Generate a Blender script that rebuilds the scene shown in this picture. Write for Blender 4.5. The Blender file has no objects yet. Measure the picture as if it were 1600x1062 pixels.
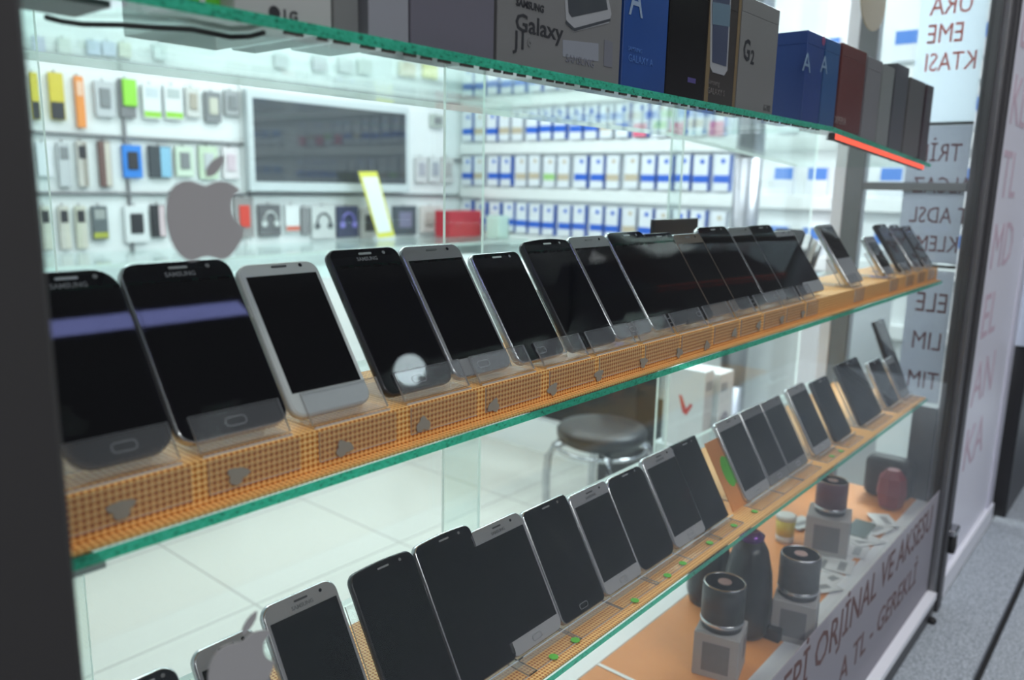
import bpy, bmesh, math, random
from mathutils import Vector, Matrix
random.seed(7)
C = bpy.context.scene.collection
SC = bpy.context.scene
R = math.radians
H = 1.306                                   # camera height above the shop floor

# ------------------------------------------------------------------ camera
F = 1243.0
MW = Matrix(((0.64695692, 0.13289498, -0.75085663),
             (-0.76223931, 0.13973616, -0.63203246),
             (0.02092788, 0.98123021, 0.19170105)))
cam = bpy.data.cameras.new('camera')
camo = bpy.data.objects.new('camera', cam); C.objects.link(camo)
camo.matrix_world = Matrix.Translation((0, 0, H)) @ MW.to_4x4()
cam.sensor_width = 36.0
cam.lens = F / 1600 * 36
cam.clip_start = 0.02
cam.dof.use_dof = True
cam.dof.focus_distance = 0.70
cam.dof.aperture_fstop = 5.6
SC.camera = camo
# ------------------------------------------------------------------ exposure
SC.view_settings.view_transform = 'Standard'
SC.view_settings.look = 'None'
SC.view_settings.gamma = 1
SC.view_settings.use_curve_mapping = False
SC.view_settings.exposure = 0.0
SC.cycles.max_bounces = 10
SC.cycles.transparent_max_bounces = 24
SC.cycles.diffuse_bounces = 4
SC.cycles.glossy_bounces = 4
SC.cycles.transmission_bounces = 6
SC.cycles.caustics_reflective = False
SC.cycles.caustics_refractive = False
SC.cycles.sample_clamp_indirect = 6
# ------------------------------------------------------------------ world: dim made-up surroundings outside the shop
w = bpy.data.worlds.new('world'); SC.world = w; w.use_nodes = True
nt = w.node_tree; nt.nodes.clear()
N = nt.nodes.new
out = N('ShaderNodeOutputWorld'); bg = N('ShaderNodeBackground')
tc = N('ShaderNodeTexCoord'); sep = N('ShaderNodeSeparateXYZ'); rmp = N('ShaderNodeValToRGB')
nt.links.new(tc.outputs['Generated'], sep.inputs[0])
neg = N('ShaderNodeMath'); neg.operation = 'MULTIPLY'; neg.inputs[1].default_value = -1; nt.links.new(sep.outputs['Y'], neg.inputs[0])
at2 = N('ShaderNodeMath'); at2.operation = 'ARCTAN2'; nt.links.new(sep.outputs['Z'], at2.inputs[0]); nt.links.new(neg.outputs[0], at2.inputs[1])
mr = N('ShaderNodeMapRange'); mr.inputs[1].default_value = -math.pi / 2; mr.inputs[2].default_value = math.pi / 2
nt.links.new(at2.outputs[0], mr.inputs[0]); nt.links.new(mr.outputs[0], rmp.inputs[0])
# made-up brightness by elevation: dark where phone screens mirror it, bright overhead
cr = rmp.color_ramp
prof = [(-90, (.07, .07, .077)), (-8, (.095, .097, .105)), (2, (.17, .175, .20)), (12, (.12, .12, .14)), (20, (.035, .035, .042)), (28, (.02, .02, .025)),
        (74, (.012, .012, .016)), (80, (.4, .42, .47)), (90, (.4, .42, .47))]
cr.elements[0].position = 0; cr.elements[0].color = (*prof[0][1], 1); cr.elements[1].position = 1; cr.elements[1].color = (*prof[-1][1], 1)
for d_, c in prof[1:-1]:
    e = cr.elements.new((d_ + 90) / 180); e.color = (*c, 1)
def wmath(op, a_, b_):
    n = N('ShaderNodeMath'); n.operation = op
    for i, q in enumerate((a_, b_)):
        if isinstance(q, (int, float)): n.inputs[i].default_value = q
        else: nt.links.new(q, n.inputs[i])
    return n.outputs[0]
# added bluish band that mirrors in the first phones, cut off past them
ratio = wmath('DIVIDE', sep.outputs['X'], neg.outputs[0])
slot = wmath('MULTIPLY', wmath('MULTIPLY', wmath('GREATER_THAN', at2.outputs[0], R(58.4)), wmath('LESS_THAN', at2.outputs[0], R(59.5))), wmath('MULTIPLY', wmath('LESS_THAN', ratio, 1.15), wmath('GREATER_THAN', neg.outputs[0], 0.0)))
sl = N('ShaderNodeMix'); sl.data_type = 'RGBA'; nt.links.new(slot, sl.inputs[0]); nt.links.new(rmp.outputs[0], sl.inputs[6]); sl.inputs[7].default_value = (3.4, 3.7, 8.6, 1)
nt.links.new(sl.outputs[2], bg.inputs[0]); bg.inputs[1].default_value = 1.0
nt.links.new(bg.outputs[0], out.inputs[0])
# ------------------------------------------------------------------ ceiling area lights (the shop's fluorescent fields)
def area(name, loc, sx, sy, power, col=(0.93, 0.985, 1.0), rot=(0, 0, 0)):
    l = bpy.data.lights.new(name, 'AREA'); l.shape = 'RECTANGLE'; l.size = sx; l.size_y = sy
    l.energy = power; l.color = col
    o = bpy.data.objects.new(name, l); C.objects.link(o); o.location = loc; o.rotation_euler = rot
    return o
for i, (x, y) in enumerate(((0.8, 1.7), (2.4, 1.7), (0.8, 3.1), (2.4, 3.1), (3.5, 1.2), (3.5, 2.9))):
    area('ceiling_panel_light', (x, y, 2.66), 1.0, 0.9, 18, col=(0.96, 0.99, 1.0))
area('film_fill_light', (3.1, 0.60, 2.66), 1.0, 0.4, 95, rot=(0, R(35), 0))  # unseen fill light, added to brighten the lettered end films from behind
# unseen fill lights added outside, for the box fronts and the mats
area('outside_front_fill', (-0.6, -2.7, H + 1.95), 3.0, 0.4, 62, col=(1.0, 0.99, 0.96), rot=(R(52), 0, 0))
area('outside_top_fill', (1.2, -0.12, H + 1.9), 3.6, 0.3, 34, col=(1.0, 0.99, 0.98))

# ================================================================== helpers
def at(u, v, ax, val):
    """point (world) seen at photo pixel u,v lying on the plane axis=val; z values are world"""
    d = MW @ Vector((u - 800.0, -(v - 531.0), -F))
    c = Vector((0, 0, H))
    t = (val - c[ax]) / d[ax]
    return c + d * t

def lk(name, me, mats, parent=None):
    o = bpy.data.objects.new(name, me); C.objects.link(o)
    for m in (mats if isinstance(mats, (list, tuple)) else [mats]):
        me.materials.append(m)
    if parent is not None: o.parent = parent
    return o

def tag(o, label=None, cat=None, group=None, kind=None):
    if label: o['label'] = label
    if cat: o['category'] = cat
    if group: o['group'] = group
    if kind: o['kind'] = kind
    return o

def empty(name, loc, label, cat, group=None, rot=(0, 0, 0)):
    o = bpy.data.objects.new(name, None); C.objects.link(o)
    o.empty_display_size = 0.02
    o.location = loc; o.rotation_euler = rot
    return tag(o, label, cat, group)

class MB:
    def __init__(s): s.bm = bmesh.new()
    def face(s, vs, mi=0, smooth=False):
        try: f = s.bm.faces.new(vs)
        except ValueError: return None
        f.material_index = mi; f.smooth = smooth
        return f
    def box(s, a, b, mi=0, bev=0.0, seg=1, mats=None):
        """mats: optional dict side->material index, sides -x +x -y +y -z +z"""
        x0, y0, z0 = a; x1, y1, z1 = b
        v = [s.bm.verts.new(p) for p in ((x0, y0, z0), (x1, y0, z0), (x1, y1, z0), (x0, y1, z0), (x0, y0, z1), (x1, y0, z1), (x1, y1, z1), (x0, y1, z1))]
        ff = {'-z': (0, 3, 2, 1), '+z': (4, 5, 6, 7), '-y': (0, 1, 5, 4), '+x': (1, 2, 6, 5), '+y': (2, 3, 7, 6), '-x': (3, 0, 4, 7)}
        fs = []
        for k, q in ff.items():
            fs.append(s.face([v[i] for i in q], (mats or {}).get(k, mi)))
        if bev > 0:
            es = list({e for f in fs for e in f.edges})
            bmesh.ops.bevel(s.bm, geom=es, offset=bev, segments=seg, affect='EDGES', profile=0.5)
        return s
    def poly(s, pts, direction, mi=0, mi_side=None):
        """closed outline pts (3D, planar) extruded by vector direction"""
        d = Vector(direction)
        a = [s.bm.verts.new(p) for p in pts]; b = [s.bm.verts.new(Vector(p) + d) for p in pts]
        n = len(pts)
        s.face(a, mi); s.face(b[::-1], mi)
        for i in range(n):
            s.face((a[i], b[i], b[(i + 1) % n], a[(i + 1) % n]), mi if mi_side is None else mi_side)
        return s
    def lathe(s, prof, c=(0, 0, 0), n=32, mi=0, smooth=True, cap=True, mis=None, axis='z'):
        rings = []
        for r, z in prof:
            ring = []
            for k in range(n):
                a = 2 * math.pi * k / n
                if axis == 'z': p = (c[0] + r * math.cos(a), c[1] + r * math.sin(a), c[2] + z)
                elif axis == 'y': p = (c[0] + r * math.cos(a), c[1] + z, c[2] + r * math.sin(a))
                else: p = (c[0] + z, c[1] + r * math.cos(a), c[2] + r * math.sin(a))
                ring.append(s.bm.verts.new(p))
            rings.append(ring)
        for i in range(len(rings) - 1):
            for k in range(n):
                s.face((rings[i][k], rings[i][(k + 1) % n], rings[i + 1][(k + 1) % n], rings[i + 1][k]), mis[i] if mis else mi, smooth)
        if cap:
            s.face(rings[0][::-1], mis[0] if mis else mi); s.face(rings[-1], mis[-1] if mis else mi)
        return s
    def tube(s, pts, r, n=10, mi=0, cap=True):
        pts = [Vector(p) for p in pts]; rings = []
        for i, p in enumerate(pts):
            t = (pts[min(i + 1, len(pts) - 1)] - pts[max(i - 1, 0)]).normalized()
            ref = Vector((0, 0, 1)) if abs(t.z) < 0.9 else Vector((1, 0, 0))
            u = t.cross(ref).normalized(); v = t.cross(u)
            rings.append([s.bm.verts.new(p + (u * math.cos(2 * math.pi * k / n) + v * math.sin(2 * math.pi * k / n)) * r) for k in range(n)])
        for i in range(len(rings) - 1):
            for k in range(n):
                s.face((rings[i][k], rings[i][(k + 1) % n], rings[i + 1][(k + 1) % n], rings[i + 1][k]), mi, True)
        if cap: s.face(rings[0][::-1], mi); s.face(rings[-1], mi)
        return s
    def build(s, name, mats, parent=None, loc=None):
        bmesh.ops.recalc_face_normals(s.bm, faces=s.bm.faces[:])
        me = bpy.data.meshes.new(name); s.bm.to_mesh(me); s.bm.free()
        o = lk(name, me, mats, parent)
        if loc: o.location = loc
        return o

def text_obj(name, body, size, mat, loc, rot, parent=None, depth=0.0002, sx=1.0, align='LEFT', bold=0.0):
    cu = bpy.data.curves.new(name + '_src', 'FONT'); cu.body = body; cu.size = size
    cu.extrude = depth; cu.align_x = align; cu.offset = bold * size
    cu.resolution_u = 2
    to = bpy.data.objects.new(name + '_src', cu); C.objects.link(to)
    dg = bpy.context.evaluated_depsgraph_get()
    me = bpy.data.meshes.new_from_object(to.evaluated_get(dg))
    bpy.data.objects.remove(to)
    me.name = name; me.materials.clear()
    M = Matrix.Translation(loc) @ rot.to_4x4() @ Matrix.Diagonal((sx, 1, 1, 1))
    me.transform(M)
    return lk(name, me, mat, parent)
# lettering frames: columns = text right, text up, outward normal
FRONT = Matrix(((1, 0, 0), (0, 0, -1), (0, 1, 0)))           # faces -Y
EAST = Matrix(((0, 0, 1), (1, 0, 0), (0, 1, 0)))             # faces +X, reads along +Y

# ------------------------------------------------------------------ materials
def mat(name, col, rough=0.5, metal=0.0, spec=0.5, emit=None, est=0.0, coat=0.0, alpha=None):
    m = bpy.data.materials.new(name); m.use_nodes = True
    b = m.node_tree.nodes['Principled BSDF']
    b.inputs['Base Color'].default_value = (*col, 1); b.inputs['Roughness'].default_value = rough
    b.inputs['Metallic'].default_value = metal; b.inputs['Specular IOR Level'].default_value = spec
    b.inputs['Coat Weight'].default_value = coat
    if emit: b.inputs['Emission Color'].default_value = (*emit, 1); b.inputs['Emission Strength'].default_value = est
    return m
def noisy(m, scale=30, amt=0.25, dark=(0, 0, 0), coord='Object', detail=3, bump=0.0):
    t = m.node_tree; b = t.nodes['Principled BSDF']; col = tuple(b.inputs['Base Color'].default_value)
    tcn = t.nodes.new('ShaderNodeTexCoord'); n = t.nodes.new('ShaderNodeTexNoise'); n.inputs['Scale'].default_value = scale; n.inputs['Detail'].default_value = detail
    mx = t.nodes.new('ShaderNodeMix'); mx.data_type = 'RGBA'
    mx.inputs[6].default_value = col; mx.inputs[7].default_value = (*[c * (1 - amt) + d * amt for c, d in zip(col[:3], dark)], 1)
    t.links.new(tcn.outputs[coord], n.inputs['Vector']); t.links.new(n.outputs['Fac'], mx.inputs[0]); t.links.new(mx.outputs[2], b.inputs['Base Color'])
    if bump:
        bp = t.nodes.new('ShaderNodeBump'); bp.inputs['Strength'].default_value = bump; bp.inputs['Distance'].default_value = 0.002
        t.links.new(n.outputs['Fac'], bp.inputs['Height']); t.links.new(bp.outputs[0], b.inputs['Normal'])
    return m
def glass(name, tint=(0.97, 1.0, 0.99), ior=1.45, haze=0.0, hazecol=(1, 1, 1), rough=0.0, gl=1.0):
    """thin clear sheet: transmission with fresnel reflection and a trace of surface haze"""
    m = bpy.data.materials.new(name); m.use_nodes = True; t = m.node_tree; t.nodes.clear()
    o = t.nodes.new('ShaderNodeOutputMaterial'); tr = t.nodes.new('ShaderNodeBsdfTransparent'); tr.inputs[0].default_value = (*tint, 1)
    g = t.nodes.new('ShaderNodeBsdfGlossy'); g.inputs['Roughness'].default_value = rough; g.inputs[0].default_value = (gl, gl, gl, 1)
    lw = t.nodes.new('ShaderNodeLayerWeight'); lw.inputs[0].default_value = 0.5
    pw_ = t.nodes.new('ShaderNodeMath'); pw_.operation = 'POWER'; pw_.inputs[1].default_value = 5; t.links.new(lw.outputs['Facing'], pw_.inputs[0])
    fr = t.nodes.new('ShaderNodeMath'); fr.operation = 'MULTIPLY_ADD'; fr.inputs[1].default_value = 0.45; fr.inputs[2].default_value = 0.02 * (ior - 1) / 0.45; t.links.new(pw_.outputs[0], fr.inputs[0])
    mx = t.nodes.new('ShaderNodeMixShader'); t.links.new(fr.outputs[0], mx.inputs[0]); t.links.new(tr.outputs[0], mx.inputs[1]); t.links.new(g.outputs[0], mx.inputs[2])
    last = mx
    if haze > 0:
        d = t.nodes.new('ShaderNodeBsdfDiffuse'); d.inputs[0].default_value = (*hazecol, 1)
        tl = t.nodes.new('ShaderNodeBsdfTranslucent'); tl.inputs[0].default_value = (*hazecol, 1)
        m3 = t.nodes.new('ShaderNodeMixShader'); m3.inputs[0].default_value = 0.5
        t.links.new(d.outputs[0], m3.inputs[1]); t.links.new(tl.outputs[0], m3.inputs[2])
        m2 = t.nodes.new('ShaderNodeMixShader'); m2.inputs[0].default_value = haze
        t.links.new(mx.outputs[0], m2.inputs[1]); t.links.new(m3.outputs[0], m2.inputs[2]); last = m2
    t.links.new(last.outputs[0], o.inputs[0])
    return m

M = {}
M['white'] = mat('white_laminate', (0.80, 0.82, 0.82), 0.4)
M['wallw'] = noisy(mat('wall_paint', (0.80, 0.83, 0.84), 0.6), 2, 0.06)
M['ceil'] = mat('ceiling_paint', (0.80, 0.83, 0.84), 0.7)
M['black_post'] = noisy(mat('dark_post_paint', (0.032, 0.031, 0.032), 0.7), 6, 0.25)
M['alu'] = noisy(mat('brushed_aluminium', (0.30, 0.30, 0.31), 0.42, 0.85), 40, 0.15)
M['alu_dark'] = mat('aged_aluminium', (0.10, 0.10, 0.105), 0.45, 0.6)
M['alu_white'] = mat('white_aluminium', (0.88, 0.90, 0.94), 0.35, 0.0)
M['chrome'] = mat('chrome', (0.48, 0.49, 0.51), 0.18, 1.0)
M['steel'] = mat('satin_steel', (0.30, 0.30, 0.33), 0.34, 1.0)
M['glass'] = glass('clear_glass', (0.93, 0.975, 0.965))
M['frontglass'] = glass('window_glass', (0.95, 0.965, 0.965))
M['shelfglass'] = glass('shelf_glass', (0.93, 0.985, 0.965))
M['paneedge'] = mat('glass_pane_edge', (0.45, 0.62, 0.56), 0.3)
M['acryl'] = glass('acrylic_sheet', (0.95, 0.955, 0.96), ior=1.49, haze=0.10, hazecol=(0.72, 0.74, 0.78))
M['acryl_plate'] = glass('acrylic_base_plate', (0.95, 0.95, 0.95), ior=1.3, haze=0.07, hazecol=(0.80, 0.72, 0.72))
M['acryl_edge'] = mat('acrylic_edge', (0.50, 0.51, 0.53), 0.3)
M['rubber'] = mat('black_rubber', (0.02, 0.02, 0.02), 0.6)
M['black'] = mat('black_plastic', (0.012, 0.012, 0.014), 0.35)
M['screen'] = mat('black_display', (0.003, 0.003, 0.004), 0.02, spec=0.4)
M['blackglass'] = mat('black_cover_glass', (0.004, 0.004, 0.006), 0.03, spec=0.4)
M['silver'] = mat('silver_plastic', (0.42, 0.42, 0.43), 0.3, 0.35)
M['silverface'] = mat('silver_phone_face', (0.36, 0.36, 0.37), 0.22, 0.1)
M['greyface'] = mat('grey_phone_face', (0.20, 0.20, 0.205), 0.25, 0.1)
M['whiteface'] = mat('white_phone_face', (0.50, 0.52, 0.51), 0.2)
M['goldface'] = mat('bronze_phone_face', (0.16, 0.125, 0.10), 0.2, 0.1)
M['edge_silver'] = mat('silver_phone_rim', (0.60, 0.60, 0.62), 0.22, 0.9)
M['edge_black'] = mat('dark_phone_rim', (0.05, 0.05, 0.055), 0.2, 0.5)
M['edge_white'] = mat('white_phone_rim', (0.62, 0.64, 0.63), 0.25)
M['detail'] = mat('lens_black', (0.01, 0.01, 0.012), 0.1)
M['ear'] = mat('earpiece_mesh', (0.45, 0.45, 0.46), 0.35, 0.5)
M['ear_dark'] = mat('dark_earpiece_mesh', (0.05, 0.05, 0.055), 0.4)
M['print_grey'] = mat('grey_print', (0.16, 0.16, 0.17), 0.5)
M['print_dark'] = mat('dark_print', (0.02, 0.02, 0.025), 0.5)
M['print_faint'] = mat('faint_print', (0.055, 0.055, 0.06), 0.5)
M['red'] = mat('red_print', (0.62, 0.05, 0.03), 0.45)
M['brown_print'] = mat('brown_print', (0.13, 0.06, 0.055), 0.55)
M['red_print2'] = mat('faded_red_letter', (0.85, 0.16, 0.13), 0.5)
M['maroon_print'] = mat('maroon_letter', (0.20, 0.06, 0.07), 0.5)
M['pink_print'] = mat('pink_letter_film', (0.66, 0.52, 0.60), 0.5)
M['green'] = mat('green_label', (0.10, 0.50, 0.02), 0.5)
M['logo_grey'] = mat('grey_vinyl', (0.34, 0.34, 0.345), 0.55)
M['seat'] = mat('black_vinyl', (0.012, 0.013, 0.016), 0.42)
M['orange_board'] = noisy(mat('orange_board', (0.78, 0.30, 0.075), 0.5), 12, 0.18)
M['paper'] = mat('white_paper', (0.62, 0.63, 0.62), 0.6)

def edge_green():
    """rough cut glass edge: green body that partly passes the light travelling in the sheet"""
    m = bpy.data.materials.new('green_glass_edge'); m.use_nodes = True; t = m.node_tree; t.nodes.clear(); nn = t.nodes.new; L = t.links.new
    o = nn('ShaderNodeOutputMaterial'); p = nn('ShaderNodeBsdfPrincipled'); p.inputs['Roughness'].default_value = 0.3
    tr = nn('ShaderNodeBsdfTransparent'); tr.inputs[0].default_value = (0.06, 0.62, 0.40, 1); mx = nn('ShaderNodeMixShader'); mx.inputs[0].default_value = 0.30
    tcn = nn('ShaderNodeTexCoord'); mp = nn('ShaderNodeMapping'); mp.inputs['Scale'].default_value = (1, 1, 1.6)
    v = nn('ShaderNodeTexNoise'); v.inputs['Scale'].default_value = 330; v.inputs['Detail'].default_value = 3
    r = nn('ShaderNodeValToRGB'); r.color_ramp.elements[0].position = 0.30; r.color_ramp.elements[0].color = (0.01, 0.16, 0.10, 1)
    r.color_ramp.elements[1].position = 0.42; r.color_ramp.elements[1].color = (0.03, 0.52, 0.31, 1)
    e = r.color_ramp.elements.new(0.75); e.color = (0.08, 0.66, 0.45, 1)
    L(tcn.outputs['Object'], mp.inputs[0]); L(mp.outputs[0], v.inputs['Vector']); L(v.outputs['Fac'], r.inputs[0]); L(r.outputs[0], p.inputs['Base Color'])
    L(p.outputs[0], mx.inputs[1]); L(tr.outputs[0], mx.inputs[2]); L(mx.outputs[0], o.inputs[0])
    return m
M['edge'] = edge_green()

def mat_weave():
    m = mat('orange_woven_mat', (0.8, 0.4, 0.12), 0.55); t = m.node_tree; b = t.nodes['Principled BSDF']; nn = t.nodes.new; L = t.links.new
    tcn = nn('ShaderNodeTexCoord'); sp = nn('ShaderNodeSeparateXYZ'); L(tcn.outputs['Object'], sp.inputs[0])
    def sinw(src_a, src_b, sign, freq):
        s = nn('ShaderNodeMath'); s.operation = 'ADD' if sign > 0 else 'SUBTRACT'; L(src_a, s.inputs[0]); L(src_b, s.inputs[1])
        k = nn('ShaderNodeMath'); k.operation = 'MULTIPLY'; L(s.outputs[0], k.inputs[0]); k.inputs[1].default_value = freq
        q = nn('ShaderNodeMath'); q.operation = 'SINE'; L(k.outputs[0], q.inputs[0]); return q
    fq = 2 * math.pi / 0.0072
    yz = nn('ShaderNodeMath'); yz.operation = 'ADD'; L(sp.outputs['Y'], yz.inputs[0]); L(sp.outputs['Z'], yz.inputs[1])
    a = sinw(sp.outputs['X'], yz.outputs[0], 1, fq); c = sinw(sp.outputs['X'], yz.outputs[0], -1, fq)
    p = nn('ShaderNodeMath'); p.operation = 'MULTIPLY'; L(a.outputs[0], p.inputs[0]); L(c.outputs[0], p.inputs[1])
    mr_ = nn('ShaderNodeMapRange'); mr_.inputs[1].default_value = -1; mr_.inputs[2].default_value = 1; L(p.outputs[0], mr_.inputs[0])
    r = nn('ShaderNodeValToRGB'); e = r.color_ramp.elements
    e[0].position = 0.24; e[0].color = (0.46, 0.12, 0.012, 1); e[1].position = 0.46; e[1].color = (0.95, 0.46, 0.11, 1)
    x = e.new(0.75); x.color = (1.0, 0.62, 0.24, 1)
    L(mr_.outputs[0], r.inputs[0])
    n = nn('ShaderNodeTexNoise'); n.inputs['Scale'].default_value = 7; L(tcn.outputs['Object'], n.inputs['Vector'])
    mx = nn('ShaderNodeMix'); mx.data_type = 'RGBA'; mx.blend_type = 'MULTIPLY'; mx.inputs[0].default_value = 0.35
    L(r.outputs[0], mx.inputs[6]); L(n.outputs['Color'], mx.inputs[7]); L(r.outputs[0], b.inputs['Base Color'])
    bp = nn('ShaderNodeBump'); bp.inputs['Strength'].default_value = 0.5; bp.inputs['Distance'].default_value = 0.001
    L(mr_.outputs[0], bp.inputs['Height']); L(bp.outputs[0], b.inputs['Normal'])
    return m
M['mat'] = mat_weave()

def mat_tiles():
    m = mat('cream_floor_tiles', (0.7, 0.7, 0.66), 0.18, coat=0.2); t = m.node_tree; b = t.nodes['Principled BSDF']; nn = t.nodes.new; L = t.links.new
    tcn = nn('ShaderNodeTexCoord'); mp = nn('ShaderNodeMapping'); mp.inputs['Location'].default_value = (-1.24 + 0.6, -2.07 + 0.6, 0); L(tcn.outputs['Object'], mp.inputs[0])
    br = nn('ShaderNodeTexBrick'); br.offset = 0; br.squash = 1
    br.inputs['Scale'].default_value = 1; br.inputs['Brick Width'].default_value = 0.6; br.inputs['Row Height'].default_value = 0.6
    br.inputs['Mortar Size'].default_value = 0.004; br.inputs['Mortar Smooth'].default_value = 0.2
    br.inputs['Color1'].default_value = (0.54, 0.535, 0.49, 1); br.inputs['Color2'].default_value = (0.50, 0.505, 0.475, 1); br.inputs['Mortar'].default_value = (0.33, 0.33, 0.30, 1)
    L(mp.outputs[0], br.inputs['Vector']); L(br.outputs['Color'], b.inputs['Base Color'])
    return m
M['tiles'] = mat_tiles()

def mat_granite():
    m = mat('grey_granite', (0.3, 0.33, 0.37), 0.45); t = m.node_tree; b = t.nodes['Principled BSDF']; nn = t.nodes.new; L = t.links.new
    tcn = nn('ShaderNodeTexCoord'); n = nn('ShaderNodeTexNoise'); n.inputs['Scale'].default_value = 220; n.inputs['Detail'].default_value = 4
    r = nn('ShaderNodeValToRGB'); r.color_ramp.elements[0].position = 0.35; r.color_ramp.elements[0].color = (0.24, 0.28, 0.31, 1)
    r.color_ramp.elements[1].position = 0.65; r.color_ramp.elements[1].color = (0.56, 0.62, 0.66, 1)
    L(tcn.outputs['Object'], n.inputs['Vector']); L(n.outputs['Fac'], r.inputs[0]); L(r.outputs[0], b.inputs['Base Color'])
    return m
M['granite'] = mat_granite()

# ================================================================== setting
def struct(o): o['kind'] = 'structure'; return o
struct(MB().box((-2.2, 0.66, -0.05), (4.2, 4.05, 0)).build('floor', M['tiles']))
struct(MB().box((-2.2, 4.0, 0), (4.2, 4.05, 2.8)).build('wall_back', M['wallw']))
struct(MB().box((4.15, 0.30, 0), (4.2, 4.0, 2.8)).build('wall_right', M['wallw']))
struct(MB().box((-2.25, 0.30, 0), (-2.2, 4.05, 2.8)).build('wall_left', M['wallw']))
struct(MB().box((-2.25, 0.30, 2.7), (4.2, 4.05, 2.8)).build('ceiling', M['ceil']))
# granite ledge outside
GZ = H - 0.93
struct(MB().box((0.3, 0.205, GZ - 0.12), (3.6, 0.325, GZ), bev=0.002).build('trim_1', M['granite']))
struct(MB().box((0.3, -0.9, GZ - 0.12), (4.4, 0.193, GZ - 0.004), bev=0.002).build('floor_outside', M['granite']))
struct(MB().box((0.3, 0.193, GZ - 0.12), (3.6, 0.205, GZ - 0.02)).build('trim_2', M['rubber']))
struct(MB().box((-0.3, 0.325, 0), (1.9, 0.36, GZ + 0.0)).build('wall_front', M['wallw']))

YG = 0.34       # window glass plane
YF = 0.38       # shelf fronts
YR = 0.62       # rear sliding panes
ZT, ZM, ZL, ZD = H + 0.0835, H - 0.1773, H - 0.4293, H - 0.665
SHT = 0.0062

# dark near post
xe = at(85, 531, 1, 0.30).x
struct(MB().box((-0.45, 0.30, 0), (xe, 0.36, 2.7), bev=0.002).build('trim_3', M['black_post']))
# far corner post
def post(name, x0, x1, y0, y1, z0, z1, m):
    return struct(MB().box((x0, y0, z0), (x1, y1, z1), bev=0.002).build(name, m))
XP = 1.86
o = MB().box((XP, 0.325, GZ), (XP + 0.028, 0.362, 2.7), bev=0.002).build('window_post', M['alu'])
o2 = MB().box((XP - 0.012, 0.336, GZ), (XP, 0.356, 2.7)).build('post_gasket', M['alu_dark'], o)
o3 = MB().box((XP + 0.030, 0.318, GZ), (XP + 0.066, 0.350, 2.7), bev=0.002).build('post_cover', M['alu_dark'], o)
tag(o, 'tall grey aluminium corner post at far end of shop window', 'post')
# rear corner post + cross bar of the showcase end
o = MB().box((XP, 0.565, 0.30), (XP + 0.03, 0.605, 2.7), bev=0.002).build('showcase_post', M['alu'])
MB().box((XP - 0.001, 0.362, H + 0.005), (XP + 0.02, 0.565, H + 0.022), bev=0.001).build('cross_bar', M['alu'], o)
MB().box((XP + 0.0, 0.605, 0.30), (XP + 0.025, 0.63, 2.7), bev=0.001).build('door_stile', M['alu_white'], o)
tag(o, 'grey aluminium rear post of showcase end with thin cross bar', 'post')

# window glass and end glass
struct(MB().box((xe - 0.01, YG - 0.002, GZ + 0.06), (XP - 0.004, YG + 0.002, 2.7)).build('window_1', M['frontglass']))
struct(MB().box((XP + 0.004, 0.365, GZ + 0.06), (XP + 0.008, 0.565, 2.7)).build('window_2', M['glass']))
# bottom rail of window
o = MB().box((0.4, 0.322, GZ), (XP, 0.345, GZ + 0.045), bev=0.001).build('window_rail', M['alu_dark'])
MB().box((0.4, 0.318, GZ + 0.045), (XP, 0.345, GZ + 0.062), bev=0.001).build('white_rail', M['alu_white'], o)
tag(o, 'grey bottom window rail with bright white upper strip above granite ledge', 'window rail')

# rear sliding glass panes (edges read as thin pale green lines)
PE = mat('pane_edge_pale', (0.80, 0.90, 0.86), 0.3)
_t = PE.node_tree; _tl = _t.nodes.new('ShaderNodeBsdfTranslucent'); _tl.inputs[0].default_value = (0.9, 1.0, 0.96, 1); _mx = _t.nodes.new('ShaderNodeMixShader'); _mx.inputs[0].default_value = 0.6
_t.links.new(_t.nodes['Principled BSDF'].outputs[0], _mx.inputs[1]); _t.links.new(_tl.outputs[0], _mx.inputs[2]); _t.links.new(_mx.outputs[0], _t.nodes['Material Output'].inputs[0])
def pane(x0, x1, y, z0, z1, label):
    b = MB().box((x0, y, z0), (x1, y + 0.004, z1), mi=0, mats={'-x': 1, '+x': 1, '+z': 1, '-z': 1})
    o = b.build('sliding_glass_pane', [M['glass'], PE]); tag(o, label, 'glass pane', 'rear sliding glass panes of showcase'); return o
pane(-0.35, 0.233, 0.640, ZD, H + 0.62, 'leftmost rear glass pane of showcase, its edge beside the dark post')
pane(0.10, 0.715, 0.650, ZD, H + 0.62, 'rear glass pane whose edge runs down behind silver-bezel phone in middle row')
pane(0.640, 1.18, 0.640, ZD, H + 0.62, 'central rear glass pane of showcase overlapping its left neighbour')
pane(1.16, 1.80, 0.650, ZD, H + 0.62, 'far right rear glass pane of showcase near the chrome column')

# ------------------------------------------------------------------ shelves
def shelf(x0, x1, ztop, y1, label, bk=True):
    b = MB().box((x0, YF, ztop - SHT), (x1, y1, ztop), mi=0, mats={'-y': 1, '+y': 2})
    o = b.build('glass_shelf', [M['shelfglass'], M['edge'], PE])
    tag(o, label, 'shelf', 'glass shelves of the window display'); return o
shelf(-0.05, 1.10, ZT, 0.628, 'top glass shelf with green edge carrying the phone boxes')
XD, SD = 1.101, 0.058                    # the far piece of the top shelf sags towards the end
def sag(x): return max(0.0, (x - XD) * SD)
b = MB(); b.box((0, YF, -SHT), (0.53, 0.628, 0), mi=0, mats={'-y': 1, '+y': 2}); o = b.build('glass_shelf', [M['shelfglass'], M['edge'], PE])
o.location = (XD, 0, ZT); o.rotation_euler = (0, math.atan(SD), 0)
tag(o, 'sagging far piece of the top glass shelf under the red and grey boxes', 'shelf', 'glass shelves of the window display')
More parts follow.
